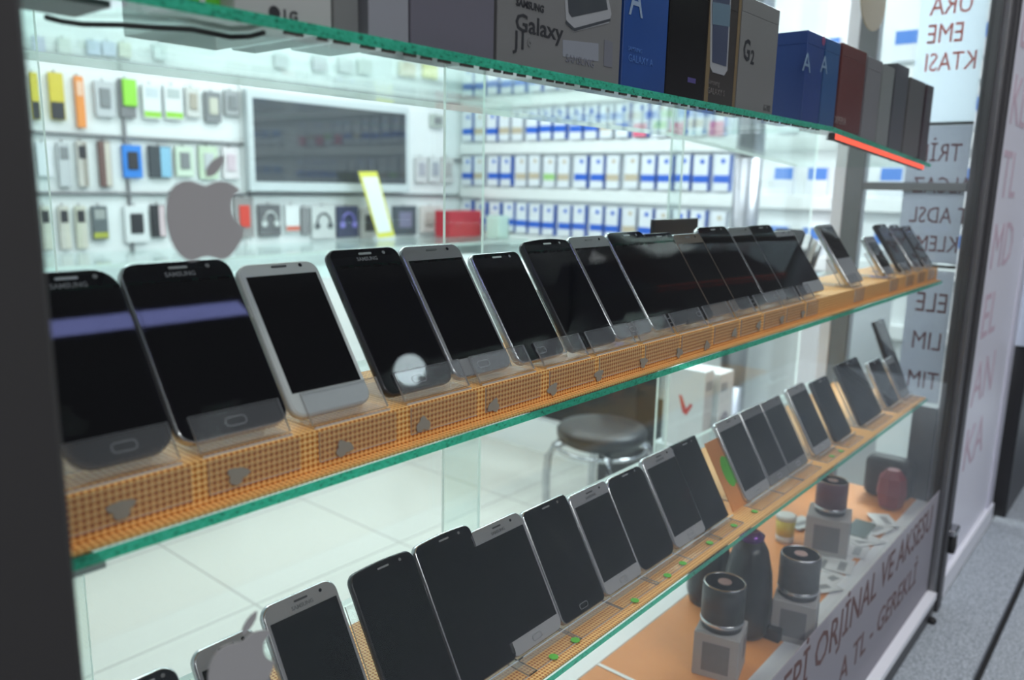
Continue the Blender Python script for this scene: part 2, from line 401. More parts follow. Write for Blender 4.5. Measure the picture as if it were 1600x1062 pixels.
shelf(-0.05, 1.835, ZM, 0.62, 'middle glass shelf with bright green edge under first row of phones')
shelf(0.0, 1.835, ZL, 0.62, 'lower glass shelf with dull green edge under second row of phones')
MATT = 0.002
def smat(x0, x1, z, y0, y1, label):
    o = MB().box((x0, y0, z), (x1, y1, z + MATT)).build('woven_mat', M['mat']); tag(o, label, 'mat', 'orange woven shelf mats'); return o
ZS = H - 0.150                         # top of the mat-covered step on the middle shelf
o = MB().poly([(-0.04, y_, z_) for y_, z_ in ((0.382, ZM), (0.382, ZM + 0.002), (0.3905, ZM + 0.002), (0.3905, ZS), (0.492, ZS), (0.492, ZS - 0.002), (0.3925, ZS - 0.002), (0.3925, ZM))], (1.87, 0, 0)).build('woven_mat', M['mat'])
tag(o, 'orange woven mat draped over the step on middle glass shelf', 'mat', 'orange woven shelf mats')
o = MB().box((-0.04, 0.3928, ZM), (1.828, 0.490, ZS - 0.0022)).build('shelf_step', M['orange_board']); tag(o, 'low orange step under the mat on middle glass shelf', 'step')
smat(0.02, 1.83, ZL, YF + 0.002, 0.575, 'orange woven mat on lower glass shelf')
ZMM, ZLM = ZM + MATT, ZL + MATT

# ------------------------------------------------------------------ phones
def rrect(w_, h_, r, n=6, top_arc=0.0, inset=0.0):
    pts = []
    x0, x1, z0, z1 = inset, w_ - inset, inset, h_ - inset
    r = max(r - inset, 0.0006)
    for cx, cz, a0 in ((x1 - r, z0 + r, -90), (x1 - r, z1 - r, 0), (x0 + r, z1 - r, 90), (x0 + r, z0 + r, 180)):
        for k in range(n + 1):
            a = R(a0 + 90 * k / n)
            pts.append([cx + r * math.cos(a), cz + r * math.sin(a)])
        if a0 == 0 and top_arc:
            for k in range(1, 8):
                pts.append([x1 - r + (x0 + r - (x1 - r)) * k / 8, z1])
    if top_arc:
        for p in pts:
            if p[1] > h_ * 0.5:
                q = (p[0] - w_ / 2) / (w_ / 2)
                p[1] -= top_arc * q * q
    return pts

PH_SPEC = {   # face, rim, window-look
    'black': ('blackglass', 'edge_black'), 'blacksilver': ('blackglass', 'edge_silver'),
    'silver': ('silverface', 'edge_silver'), 'grey': ('greyface', 'edge_silver'),
    'white': ('whiteface', 'edge_white'), 'bronze': ('goldface', 'edge_silver'), 'pale': ('silver', 'edge_silver')}
def phone(loc, w_, h_, style, label, group, lean=33.0, t=0.008, r=0.010, top_arc=0.0, home='oval', brand=None, bz=(0.0035, 0.014, 0.015), yaw=0.0, detail=True, name='smartphone', roll=0.0, cam_side=1):
    face, rim = PH_SPEC[style]
    root = empty(name, loc, label, 'phone', group, rot=(R(-lean), R(roll), R(yaw)))
    # body shell
    rings = [(0.0012, 0.0), (0.0, 0.0012), (0.0, t - 0.0025), (0.0018, t)]
    b = MB(); prev = None; first = None
    for ins, y in rings:
        vs = [b.bm.verts.new((p[0], y, p[1])) for p in rrect(w_, h_, r, top_arc=top_arc, inset=ins)]
        if prev:
            n = len(vs)
            for i in range(n): b.face((prev[i], prev[(i + 1) % n], vs[(i + 1) % n], vs[i]), 0, True)
        else: first = vs
        prev = vs
    b.face(first, 0); b.face(prev[::-1], 0)
    b.build('body', M[rim], root)
    # front cover
    pts = rrect(w_, h_, r, top_arc=top_arc, inset=0.0013)
    b = MB(); b.poly([(p[0], -0.0004, p[1]) for p in pts], (0, 0.0004, 0)); b.build('front_cover', M[face], root)
    # display
    s, tp, bt = bz
    b = MB(); b.box((s, -0.0007, bt), (w_ - s, -0.00045, h_ - tp - top_arc)); b.build('display', M['screen'], root)
    if detail:
        dark = face == 'blackglass'
        em = M['ear'] if dark else M['ear_dark']
        zt = h_ - tp * 0.38 - top_arc * 0.3
        b = MB(); pts = rrect(0.012, 0.0016, 0.0008, n=3)
        b.poly([(p[0] + w_ / 2 - 0.006, -0.0007, p[1] + zt - 0.0008) for p in pts], (0, 0.0003, 0)); b.build('earpiece', em, root)
        b = MB(); b.lathe([(0.0014, 0), (0.0014, 0.0003)], (w_ / 2 + cam_side * w_ * 0.27, -0.0007, zt), n=12, axis='y')
        b.build('front_camera', M['detail'] if not dark else M['print_grey'], root)
        if home:
            b = MB(); o_ = rrect(0.0135, 0.0058, 0.0026, n=5); i_ = rrect(0.0135, 0.0058, 0.0026, n=5, inset=0.0007)
            zc = bt / 2 - 0.0029; xc = w_ / 2 - 0.00675
            vo = [b.bm.verts.new((p[0] + xc, -0.0009, p[1] + zc)) for p in o_]; vi = [b.bm.verts.new((p[0] + xc, -0.0009, p[1] + zc)) for p in i_]
            n = len(vo)
            vb = [b.bm.verts.new((p[0] + xc, -0.0004, p[1] + zc)) for p in o_]
            for i in range(n):
                b.face((vo[i], vo[(i + 1) % n], vi[(i + 1) % n], vi[i])); b.face((vo[i], vb[i], vb[(i + 1) % n], vo[(i + 1) % n]))
            b.build('home_button', M['ear'] if not dark else M['print_grey'], root)
        if brand:
            text_obj('lettering', brand, 0.0042, M['print_grey'], (w_ / 2, -0.00075, h_ - tp * 0.80), FRONT, root, depth=0.0001, align='CENTER', bold=0.02)
        # side key
        b = MB(); b.box((-0.0005, 0.0025, h_ * 0.66), (0.0004, 0.0050, h_ * 0.74), bev=0.0002); b.build('side_key', M[rim], root)
    return root

def plane_hit(u, v, y0, z0, lean):
    """x and slope distance s of a photo point on the leaning plane through y0,z0"""
    d = MW @ Vector((u - 800.0, -(v - 531.0), -F)); a = R(lean)
    n = Vector((0, -math.cos(a), math.sin(a))); c = Vector((0, 0, H))
    t = (Vector((0, y0, z0)) - c).dot(n) / d.dot(n); p = c + d * t
    return p.x, (p.y - y0) / math.sin(a)

def row_phone(tl, tr, style, label, group, y0, z0, lean, **kw):
    xa, sa = plane_hit(tl[0], tl[1], y0, z0, lean); xb, sb = plane_hit(tr[0], tr[1], y0, z0, lean)
    h_ = kw.pop('h', None) or max(sa, sb)
    w_ = kw.pop('w', None) or (xb - xa)
    xo = kw.pop('x', None)
    if xo is None: xo = xa
    return phone((xo, y0, z0), w_, h_, style, label, group, lean=lean, **kw), xo, w_, h_

GA = 'phones on the middle shelf'
mid = [
 # TL(corner of box) , TR , style, label, kwargs
 ((12, 436), (182, 424), 'black', 'black phone half hidden behind dark post at left end of middle shelf', dict(r=0.014, home='oval', brand='SAMSUNG', h=0.112)),
 ((180, 412), (356, 402), 'blacksilver', 'black phone with silver side, second from dark post on middle shelf', dict(brand='SAMSUNG', r=0.010)),
 ((368, 418), (492, 405), 'white', 'white-bezel phone with black screen on middle shelf', dict(r=0.009, home=None, bz=(0.004, 0.010, 0.016))),
 ((508, 390), (618, 384), 'black', 'large black phone right of the white-bezel phone on middle shelf', dict(brand='SAMSUNG', r=0.008)),
 ((622, 386), (714, 379), 'grey', 'grey-faced phone with silver side on middle shelf, third right of the apple decal', dict(brand=None, r=0.009)),
 ((733, 397), (808, 391), 'blacksilver', 'shorter black phone with bright silver rim on middle shelf', dict(r=0.007)),
 ((813, 376), (885, 370), 'black', 'black phone with arched top edge and no button on middle shelf', dict(r=0.006, home=None, top_arc=0.003)),
 ((885, 370), (945, 366), 'grey', 'grey-topped phone just right of the arched-top black phone on middle shelf', dict(r=0.008)),
 ((945, 363), (1003, 361), 'blacksilver', 'black phone with rounded top just left of the standing black card', dict(r=0.009)),
 ((1003, 366), (1048, 362), 'black', 'all-black phone standing below the black card on middle shelf', dict(r=0.008)),
 ((1048, 367), (1092, 363), 'bronze', 'bronze-topped phone with pale rim on middle shelf below the black card', dict(r=0.008, home=None)),
 ((1087, 356), (1133, 352), 'blacksilver', 'tall black phone with thin silver rim right of the bronze-topped phone', dict(r=0.009)),
 ((1135, 356), (1169, 353), 'grey', 'grey phone with long grey side in front of the chrome column', dict(r=0.007)),
 ((1168, 353), (1203, 350), 'black', 'black phone mirroring a pale patch, right of the chrome column', dict(r=0.008, home=None)),
 ((1206, 362), (1237, 359), 'pale', 'pale grey-faced phone at right end of the close-set middle row', dict(r=0.007, home=None, bz=(0.003, 0.010, 0.018))),
]
LEAN_M = 34.5
YM = 0.400
stands = []
for i, (tl, tr, st, lab, kw) in enumerate(mid):
    z0 = ZS + 0.0070
    ph, x, w_, h_ = row_phone(tl, tr, st, lab, GA, YM, z0, LEAN_M, **kw)
    stands.append((x, w_, lab))
# isolated phones at far right of the middle shelf
for tl, tr, st, lab, kw in [
    ((1275, 351), (1299, 350), 'pale', 'slim grey phone standing alone on middle shelf beyond the close-set row', dict(r=0.004, home=None, bz=(0.003, 0.006, 0.045))),
    ((1349, 370), (1364, 368), 'silver', 'silver phone in front of grey rear post on middle shelf', dict(r=0.006, home=None)),
    ((1367, 351), (1383, 349), 'black', 'black phone right beside the silver phone near text panel', dict(r=0.006, home=None)),
    ((1388, 351), (1402, 350), 'blacksilver', 'second-last black phone of middle shelf beside the text panel', dict(r=0.006, home=None)),
    ((1408, 354), (1421, 352), 'black', 'last black phone of middle shelf against the text panel', dict(r=0.006, home=None))]:
    ph, x, w_, h_ = row_phone(tl, tr, st, lab, GA, YM, ZS + 0.0070, LEAN_M, **kw)
    stands.append((x, w_, lab))

def stand(x, w_, y0, zt, lean, label, group, lipw, lipoff, liph, plate=True, tagmat='print', backh=0.085, first=False):
    """clear L-shaped acrylic easel: base plate, back rest, front lip"""
    root = empty('phone_stand', (x, y0, zt), label, 'phone stand', group)
    a = R(lean); sa, ca = math.sin(a), math.cos(a)
    x0, x1 = lipoff, lipoff + lipw
    b = MB(); b.box((x0, -0.0075, 0.0), (x1, 0.055, 0.0014), mi=0, mats={'-y': 1})
    b.build('base_plate', [M['acryl_plate'], M['acryl_edge']], root)
    b = MB(); b.box((x0 + 0.001, -0.0108, -0.0205), (x1 + 0.003, -0.0097, -0.001), mi=0, mats={'-x': 1, '-z': 1})
    b.build('label_plate', [M['acryl_plate'], M['acryl_edge']], root)
    # front lip: leaning plate in front of the phone foot
    def leaning(name, xa, xb, yoff, zoff, s0, s1, th, mats_):
        b = MB(); P = lambda xx, s, q: (xx, yoff + s * sa - q * ca, zoff + s * ca + q * sa)
        v = [b.bm.verts.new(P(xx, s, q)) for q in (0, th) for s in (s0, s1) for xx in (xa, xb)]
        b.face((v[0], v[1], v[3], v[2]), 0); b.face((v[4], v[5], v[7], v[6]), 0)
        b.face((v[0], v[1], v[5], v[4]), 1); b.face((v[2], v[3], v[7], v[6]), 1); b.face((v[0], v[2], v[6], v[4]), 1); b.face((v[1], v[3], v[7], v[5]), 1)
        return b.build(name, mats_, root)
    leaning('front_lip', x0, x1, -0.0022, 0.0055, -0.0045, liph, 0.0015, [M['acryl'], M['acryl_edge']])
    leaning('back_rest', x0 + 0.006, x1 - 0.006, 0.0135, 0.0005, 0.002, backh, 0.0015, [M['acryl'], M['acryl_edge']])
    return root

GS = 'clear acrylic phone stands on the middle shelf'
order = ['leftmost', 'second', 'third', 'fourth', 'fifth', 'sixth', 'seventh', 'eighth', 'ninth', 'tenth', 'eleventh', 'twelfth', 'thirteenth', 'fourteenth', 'fifteenth', 'sixteenth', 'seventeenth', 'eighteenth', 'nineteenth', 'twentieth']
# lips read off the photo: (left top pixel, right top pixel)
lips = [(40, 262), (297, 437), (472, 590), (617, 718), (735, 820), (836, 905), (915, 980), (988, 1040), (1046, 1092), (1098, 1135), (1140, 1170), (1177, 1210), (1213, 1240), (1245, 1262)]
def px_x(u, v, z, y):       # x of a photo point on the vertical plane y
    return at(u, v, 1, y).x
LY = [(40, 700), (297, 672), (472, 632), (617, 603), (735, 577), (836, 560), (915, 540), (988, 522), (1046, 508), (1098, 495), (1140, 486), (1177, 478), (1213, 470), (1245, 462)]
for i, ((ua, ub), (_, va)) in enumerate(zip(lips, LY)):
    xa = at(ua, va, 1, 0.405).x; xb = at(ub, va - (ub - ua) * 0.27, 1, 0.405).x
    lb = 'clear acrylic stand, %s of its row on the middle shelf%s' % (order[i], ', at the dark post' if i == 0 else '')
    stand(xa, 0, YM, ZS, LEAN_M, lb, GS, xb - xa, 0.0, 0.0175, backh=0.066)
for i, (x, w_, l) in enumerate(stands[15:]):
    stand(x - 0.004, 0, YM, ZS, LEAN_M, 'clear acrylic stand holding the ' + ['slim lone grey phone', 'silver phone by rear post', 'black phone next to silver one', 'second-last black phone', 'last black phone'][i] + ' on middle shelf', GS, 0.045, 0.0, 0.0175, backh=0.05)
# price plates on the mat
for i, (u, v) in enumerate([(190, 795), (372, 742), (538, 700), (662, 663), (772, 634), (864, 608), (936, 586), (1006, 566), (1062, 551), (1105, 540), (1148, 520), (1186, 508), (1222, 499), (1255, 490)]):
    p = at(u, v, 1, 0.389)
    b = MB(); pts = []
    for k in range(16):
        a = 2 * math.pi * k / 16; rr = 0.0055 * (1 + 0.22 * math.sin(3 * a + i) + 0.12 * math.sin(5 * a + 2 * i))
        pts.append((p.x + rr * 1.15 * math.cos(a), 0.3890, p.z + rr * 0.9 * math.sin(a)))
    b.poly(pts, (0, 0.0003, 0)); o = b.build('residue_patch', mat('grey_label_residue', (0.33, 0.30, 0.25), 0.6) if i == 0 else bpy.data.materials['grey_label_residue'])
    tag(o, 'small torn grey sticker on clear label plate, %s from the left on middle shelf' % order[i], 'sticker', 'torn grey stickers on the stand plates')

# ------------------------------------------------------------------ lower row
GB = 'phones on the lower shelf'
YL = 0.412; LEAN_L = 30.0; zl0 = ZLM + 0.0055
low = [
 ((165, 1058), (268, 1018), 'blacksilver', 'black phone top peeking in at bottom left beside the dark post', dict(h=0.124, r=0.011)),
 ((300, 1030), (400, 985), 'silver', 'silver phone mostly hidden behind the lower apple decal', dict(h=0.124, r=0.009)),
 ((410, 965), (528, 921), 'silver', 'silver phone right of the lower apple decal, lettered top', dict(r=0.010, brand='SAMSUNG', h=0.133)),
 ((548, 912), (650, 877), 'black', 'black phone with no button right of the silver lettered phone', dict(r=0.008, home=None, top_arc=0.002, h=0.130)),
 ((652, 876), (740, 838), 'blacksilver', 'black phone with thin pale rim and slot earpiece on lower shelf', dict(r=0.007, home=None, top_arc=0.002, h=0.130)),
 ((729, 834), (812, 798), 'silver', 'silver phone with oval button in middle of lower shelf front', dict(r=0.010, brand='SAMSUNG')),
 ((814, 801), (884, 774), 'blacksilver', 'black phone between two silver phones on lower shelf', dict(r=0.006)),
 ((887, 776), (946, 750), 'silver', 'silver phone directly below the stool, gold left rim', dict(r=0.007, brand='SAMSUNG')),
 ((945, 750), (1002, 727), 'blacksilver', 'round-cornered all-black phone in front of stool legs', dict(r=0.013, home=None, bz=(0.004, 0.012, 0.010))),
 ((1001, 718), (1050, 697), 'silver', 'silver phone just right of the round-cornered black phone', dict(r=0.008, brand='SAMSUNG')),
 ((1047, 697), (1086, 679), 'black', 'square-cornered plain black phone overlapping silver phone on lower shelf', dict(r=0.001, home=None)),
 ((1116, 662), (1154, 645), 'silver', 'silver phone right of the orange card with green label', dict(r=0.008)),
 ((1155, 644), (1187, 630), 'grey', 'first grey phone after silver phone beside the orange card', dict(r=0.003)),
 ((1187, 630), (1217, 616), 'grey', 'grey phone, third of the tight trio below the white counter', dict(r=0.003)),
 ((1228, 608), (1256, 597), 'silver', 'silver-rimmed phone alone before the orange gap on lower shelf', dict(r=0.007)),
 ((1267, 597), (1292, 588), 'black', 'black phone leaning just left of the striped reflection phone', dict(r=0.006, home=None)),
 ((1305, 572), (1338, 556), 'black', 'wide black phone with striped reflections at far lower shelf', dict(r=0.003, home=None)),
 ((1355, 567), (1374, 558), 'blacksilver', 'narrow black phone right of the striped one on lower shelf', dict(r=0.004, home=None)),
 ((1381, 562), (1394, 556), 'grey', 'last grey phone of lower shelf beside text panel', dict(r=0.004, home=None)),
]
lowres = []
for tl, tr, st, lab, kw in low:
    ph, x, w_, h_ = row_phone(tl, tr, st, lab, GB, YL, zl0, LEAN_L, **kw)
    lowres.append((x, w_, h_))
GLS = 'clear acrylic phone stands on the lower shelf'
for i, (x, w_, h_) in enumerate(lowres):
    root = empty('phone_stand', (x, YL, ZLM), 'thin clear acrylic stand, %s of its row on the lower shelf' % order[i], 'phone stand', GLS)
    a = R(LEAN_L); sa, ca = math.sin(a), math.cos(a)
    b = MB(); b.box((-0.002, -0.020, 0), (w_ + 0.002, 0.04, 0.0014), mi=0, mats={'-y': 1, '-x': 1, '+x': 1}); b.build('base_plate', [M['acryl_plate'], M['acryl_edge']], root)
    b = MB(); b.box((0.0, -0.006, 0.0014), (w_, -0.0045, 0.0085), mi=0, mats={'+z': 1}); b.build('front_lip', [M['acryl'], M['acryl_edge']], root)
    b = MB()
    P = lambda xx, s, q: (xx, 0.0125 + s * sa - q * ca, 0.0012 + s * ca + q * sa)
    v = [b.bm.verts.new(P(xx, s, q)) for q in (0, 0.0015) for s in (0.002, h_ * 0.8) for xx in (-0.004, w_ + 0.003)]
    b.face((v[0], v[1], v[3], v[2]), 0); b.face((v[4], v[5], v[7], v[6]), 0)
    b.face((v[0], v[1], v[5], v[4]), 1); b.face((v[2], v[3], v[7], v[6]), 1); b.face((v[0], v[2], v[6], v[4]), 1); b.face((v[1], v[3], v[7], v[5]), 1)
    b.build('back_rest', [M['acryl'], M['acryl_edge']], root)
# green labels along the lower mat
for i, (u, v) in enumerate([(865, 1025), (899, 999), (992, 937), (1043, 898), (1067, 879), (1109, 847), (1147, 820), (1179, 798), (1300, 712), (1314, 704)]):
    p = at(u, v, 2, ZLM + 0.002)
    b = MB(); pts = [(p.x + 0.0045 * math.cos(2 * math.pi * k / 14), p.y + 0.0045 * math.sin(2 * math.pi * k / 14), ZLM + 0.0014) for k in range(14)]
    b.poly(pts, (0, 0, 0.0005)); o = b.build('green_sticker', M['green'])
    tag(o, 'round green sticker on orange mat, %s from the left on lower shelf' % order[i], 'sticker', 'green stickers along the lower mat')
# orange card with green label between phones
xa, sa_ = plane_hit(1090, 690, 0.418, ZLM, 30); xb, sb_ = plane_hit(1118, 662, 0.418, ZLM, 30)
def easel_card(x, y, z, w_, h_, label):
    root = empty('display_card', (x, y, z), label, 'card', None, rot=(R(-30), 0, 0))
    MB().box((0, 0, 0), (w_, 0.0015, h_)).build('card', M['orange_board'], root)
    pts = [(w_ * 0.5 + 0.016 * math.cos(2 * math.pi * k / 20) * 0.85, -0.0003, h_ * 0.52 + 0.022 * math.sin(2 * math.pi * k / 20)) for k in range(20)]
    MB().poly(pts, (0, 0.0003, 0)).build('green_label', M['green'], root)
    return root
p = plane_hit(1138, 745, 0.42, ZLM, 30)
easel_card(p[0] - 0.030, 0.416, ZLM + 0.0016, 0.055, 0.098, 'orange leaning card with green label between black and silver lower phones')
p = plane_hit(1275, 655, 0.42, ZLM, 30)
easel_card(p[0] - 0.024, 0.430, ZLM + 0.0016, 0.045, 0.085, 'second smaller orange leaning card with green label farther along lower shelf')
# clear knob and the tall dark phone held high at the end of the lower shelf
ph, x, w_, h_ = row_phone((1374, 526), (1389, 520), 'black', 'tall slim black phone rising above the end of lower shelf', GB, 0.425, ZLM + 0.0044, 24.0, r=0.003, home=None, h=0.165)

root = empty('phone_stand', (x, 0.425, ZLM), 'clear acrylic stand behind the tall slim black phone at end of lower shelf', 'phone stand', GLS)
MB().box((0, -0.008, 0), (w_, 0.05, 0.0012)).build('base_plate', [M['acryl_plate']], root)
a = R(24); P = lambda xx, s, q: (xx, 0.0095 + s * math.sin(a) - q * math.cos(a), 0.001 + s * math.cos(a) + q * math.sin(a))
b = MB(); v = [b.bm.verts.new(P(xx, s_, q)) for q in (0, 0.0015) for s_ in (0.002, h_ * 0.8) for xx in (0.002, w_ - 0.002)]
for f_ in ((0, 1, 3, 2), (4, 5, 7, 6), (0, 1, 5, 4), (2, 3, 7, 6), (0, 2, 6, 4), (1, 3, 7, 5)): b.face([v[i_] for i_ in f_])
b.build('back_rest', [M['acryl']], root)
# unseen globe lamp added outside to mirror as a highlight in the screens
xg, sg = plane_hit(640, 578, YM, ZS + 0.007, LEAN_M)
Pg = Vector((xg, YM + sg * math.sin(R(LEAN_M)), ZS + 0.007 + sg * math.cos(R(LEAN_M)))); ng = Vector((0, -math.cos(R(LEAN_M)), math.sin(R(LEAN_M))))
dg_ = (Pg - Vector((0, 0, H))).normalized(); rg = dg_ - 2 * dg_.dot(ng) * ng
Lg = Pg + rg * 2.6
root = empty('highlight_lamp', (Lg.x, Lg.y, H - 0.934), 'unseen white globe lamp on an added pole, mirrored as a screen highlight', 'lamp')
hz_ = Lg.z - (H - 0.934)
MB().lathe([(0.07, 0), (0.03, 0.04), (0.014, 0.08), (0.012, hz_ - 0.06)], n=14).build('pole', M['rubber'], root)  # pole made up to carry the added globe
MB().lathe([(0.012, hz_ - .062)] + [(0.062 * math.sin(math.pi * k / 10), hz_ - 0.062 * math.cos(math.pi * k / 10)) for k in range(1, 10)] + [(0.004, hz_ + .062)], n=24).build('globe', mat('lamp_globe', (1, 1, 1), 0.5, emit=(0.82, 0.95, 1.0), est=13), root)
# black card standing behind the middle row
p0 = at(1022, 343, 1, 0.60); p1 = at(1091, 345, 1, 0.60)
o = MB().box((p0.x, 0.600, ZM), (p1.x, 0.606, p0.z), bev=0.0005).build('black_card', M['black']); tag(o, 'black rectangular card standing behind middle phones', 'card')
# phones seen from behind, leaning the other way
for k, (u, col, lb) in enumerate([(1237, 'black', 'black'), (1252, 'pale', 'pale grey'), (1262, 'white', 'white'), (1272, 'silver', 'silver')]):
    x = at(u, 400, 1, 0.56).x
    root = phone((x, 0.562, ZM + 0.002), 0.062, 0.122 - 0.012 * k, col, '%s phone edge-on, tilted the opposite way behind middle row' % lb, 'opposite-leaning phones at back of middle shelf', lean=0, yaw=-88, roll=0, home=None, detail=False)
    root.rotation_euler = (0, R(38), R(0)); root.rotation_euler = (Matrix.Rotation(R(36), 3, 'Y') @ Matrix.Rotation(R(90), 3, 'Z')).to_euler()

# ------------------------------------------------------------------ boxes on the top shelf
def cm(name, col, rough=0.4, **k):
    return bpy.data.materials.get(name) or mat(name, col, rough, **k)
YB = 0.388
def carton(u0, u1, v, hgt, dep, m, label, y=YB, lid=True, parts=None, side=None):
    x0, x1 = at(u0, v, 1, y).x, at(u1, v, 1, y).x
    dz = sag(x0) if x0 > XD else 0.0
    hgt += dz
    root = empty('phone_box', (x0, y, ZT - dz), label, 'box', 'phone boxes along the top shelf')
    w_ = x1 - x0 - 0.001
    b = MB(); b.box((0, 0, 0), (w_, dep, hgt * 0.86), mi=0, bev=0.0006, mats={}); b.build('box_base', [m, side or m], root)
    b = MB(); b.box((0, 0, hgt * 0.86), (w_, dep, hgt), bev=0.0004); b.build('lid', [m], root)
    return root, w_
HB = 0.111
r_, w_ = carton(266, 367, 12, HB, 0.03, cm('white_carton', (0.66, 0.68, 0.66)), 'white box with lime green foot at left end of top shelf', y=0.402)
MB().box((0.004, -0.0003, 0.004), (w_ * .45, 0, 0.016)).build('green_band', M['green'], r_); MB().box((w_ * .55, -0.0003, 0.002), (w_ - .002, 0, 0.012)).build('green_band', M['green'], r_)
r_, w_ = carton(368, 521, 45, HB, 0.125, noisy(cm('grey_white_carton', (0.50, 0.50, 0.49)), 8, .05), 'pale grey box with round emblem and two black letters LG')
lx = at(421, 25, 1, YB).x - r_.location.x
MB().lathe([(0.0035, 0), (0.0035, 0.0003)], (lx + 0.003, -0.0004, at(430, 25, 1, YB).z - ZT + 0.0015), axis='y', n=20).build('emblem', M['print_dark'], r_)
text_obj('lettering', 'LG', 0.0075, M['print_dark'], (lx + 0.0085, -0.0002, at(430, 25, 1, YB).z - ZT - 0.0010), FRONT, r_, bold=0.03)
carton(522, 563, 60, HB, 0.11, cm('dark_grey_carton', (0.20, 0.20, 0.20)), 'dark grey box side between pale box and bright gap', y=0.392)
carton(577, 641, 75, HB, 0.08, cm('metallic_carton', (0.52, 0.52, 0.57), 0.25, metal=0.5), 'silvery grey box with metallic sheen right of the bright gap')
carton(642, 773, 95, HB, 0.05, cm('plum_carton', (0.145, 0.135, 0.17)), 'large dark plum-grey box left of the lettered phone box')
jm = cm('j_carton', (0.19, 0.185, 0.185))
r_, w_ = carton(776, 968, 120, HB, 0.05, jm, 'grey phone box lettered Galaxy J1 with picture of a phone')
def bx(u, v): q = at(u, v, 1, YB); return q.x - r_.location.x, q.z - ZT
x, z = bx(804, 46); text_obj('lettering', 'Galaxy', 0.0170, M['print_dark'], (x, -0.0002, z), FRONT, r_, sx=1.22, bold=0.012)
x, z = bx(803, 74); text_obj('lettering', 'J1', 0.0170, M['print_dark'], (x, -0.0002, z), FRONT, r_, sx=1.1, bold=0.012)
x, z = bx(806, 8); text_obj('lettering', 'SAMSUNG', 0.0070, M['print_dark'], (x, -0.0002, z), FRONT, r_, bold=0.03)
x, z = bx(823, 72); text_obj('lettering', '6', 0.011, cm('box_grey_print', (0.17, 0.17, 0.17)), (x, -0.0002, z), FRONT, r_)
x, z = bx(883, 96); text_obj('lettering', 'SAMSUNG', 0.0085, cm('box_blue_print', (0.18, 0.18, 0.22)), (x, -0.0002, z), FRONT, r_)
pts = [bx(*q) for q in ((880, -40), (884, 30), (896, 50), (951, 36), (955, 22), (943, -40))]
MB().poly([(a, -0.0003, c) for a, c in pts], (0, 0.0002, 0)).build('phone_picture', cm('picture_white', (0.36, 0.36, 0.38)), r_)
pts = [bx(*q) for q in ((884, -40), (888, 20), (893, 27), (949, 15), (940, -40))]
MB().poly([(a, -0.0005, c) for a, c in pts], (0, 0.0001, 0)).build('picture_screen', cm('picture_dark', (0.05, 0.055, 0.065)), r_)
pts = [bx(*q) for q in ((884, 32), (897, 44), (953, 29), (953, 33), (897, 49), (883, 36))]
MB().poly([(a, -0.0005, c) for a, c in pts], (0, 0.0001, 0)).build('picture_edge', cm('picture_dark', (0.05, 0.055, 0.065)), r_)
pts = [bx(*q) for q in ((944, 62), (957, 66), (956, 106), (943, 103))]
MB().poly([(a, -0.0003, c) for a, c in pts], (0, 0.0002, 0)).build('small_phone_picture', cm('picture_grey', (0.17, 0.17, 0.20)), r_)
pts = [bx(*q) for q in ((879, 62), (935, 68), (935, 96), (879, 88))]
MB().poly([(a, -0.0002, c) for a, c in pts], (0, 0.0001, 0)).build('print_panel', cm('print_panel_blue', (0.27, 0.28, 0.32)), r_)
r_, w_ = carton(970, 1039, 138, HB, 0.05, noisy(cm('royal_blue_carton', (0.012, 0.07, 0.30)), 20, .3), 'deep blue box with large pale letter A, left of the black box')
x, z = bx(982, 22); text_obj('lettering', 'A', 0.042, cm('pale_blue_print', (0.28, 0.36, 0.50)), (x, -0.0002, z), FRONT, r_, sx=0.8)
x, z = bx(981, 95); text_obj('lettering', 'GALAXY A', 0.0085, cm('faint_blue_print', (0.07, 0.17, 0.45)), (x, -0.0002, z), FRONT, r_)
x, z = bx(981, 78); text_obj('lettering', 'SAMSUNG', 0.005, cm('faint_blue_print', (0.07, 0.17, 0.45)), (x, -0.0002, z), FRONT, r_)
r_, w_ = carton(1040, 1098, 152, HB, 0.05, cm('black_shiny_carton', (0.007, 0.006, 0.006), spec=0.12), 'black box between the deep blue box and the phone-picture box')
x, z = bx(1074, 128); MB().box((x, -0.0003, z), (x + 0.016, 0, z + 0.0045)).build('iridescent_patch', cm('violet_print', (0.08, 0.06, 0.22)), r_)
r_, w_ = carton(1099, 1148, 163, HB, 0.05, cm('bronze_black_carton', (0.045, 0.038, 0.034), spec=0.2), 'bronze-black box with a picture of a phone, beside the G2 box')
MB().box((0, -0.0003, 0), (0.008, 0, HB)).build('bronze_edge_band', cm('bronze_print', (0.19, 0.13, 0.06)), r_)
MB().box((w_ - 0.006, -0.0003, 0), (w_, 0, HB)).build('bronze_edge_band', cm('bronze_print', (0.19, 0.13, 0.06)), r_)
pts = [bx(*q) for q in ((1110, -10), (1109, 104), (1113, 113), (1131, 118), (1136, 110), (1142, -5))]
MB().poly([(a, -0.0004, c) for a, c in pts], (0, 0.0003, 0)).build('phone_picture', cm('picture_white', (0.36, 0.36, 0.38)), r_)
pts = [bx(*q) for q in ((1113, -10), (1112, 97), (1134, 104), (1140, -5))]
MB().poly([(a, -0.0007, c) for a, c in pts], (0, 0.0002, 0)).build('picture_screen', cm('picture_blue_dark', (0.05, 0.06, 0.11)), r_)
pts = [bx(*q) for q in ((1112, 3), (1112, 38), (1139, 42), (1140, 8))]
MB().poly([(a, -0.0009, c) for a, c in pts], (0, 0.0001, 0)).build('picture_sky', cm('picture_teal', (0.12, 0.19, 0.25)), r_)
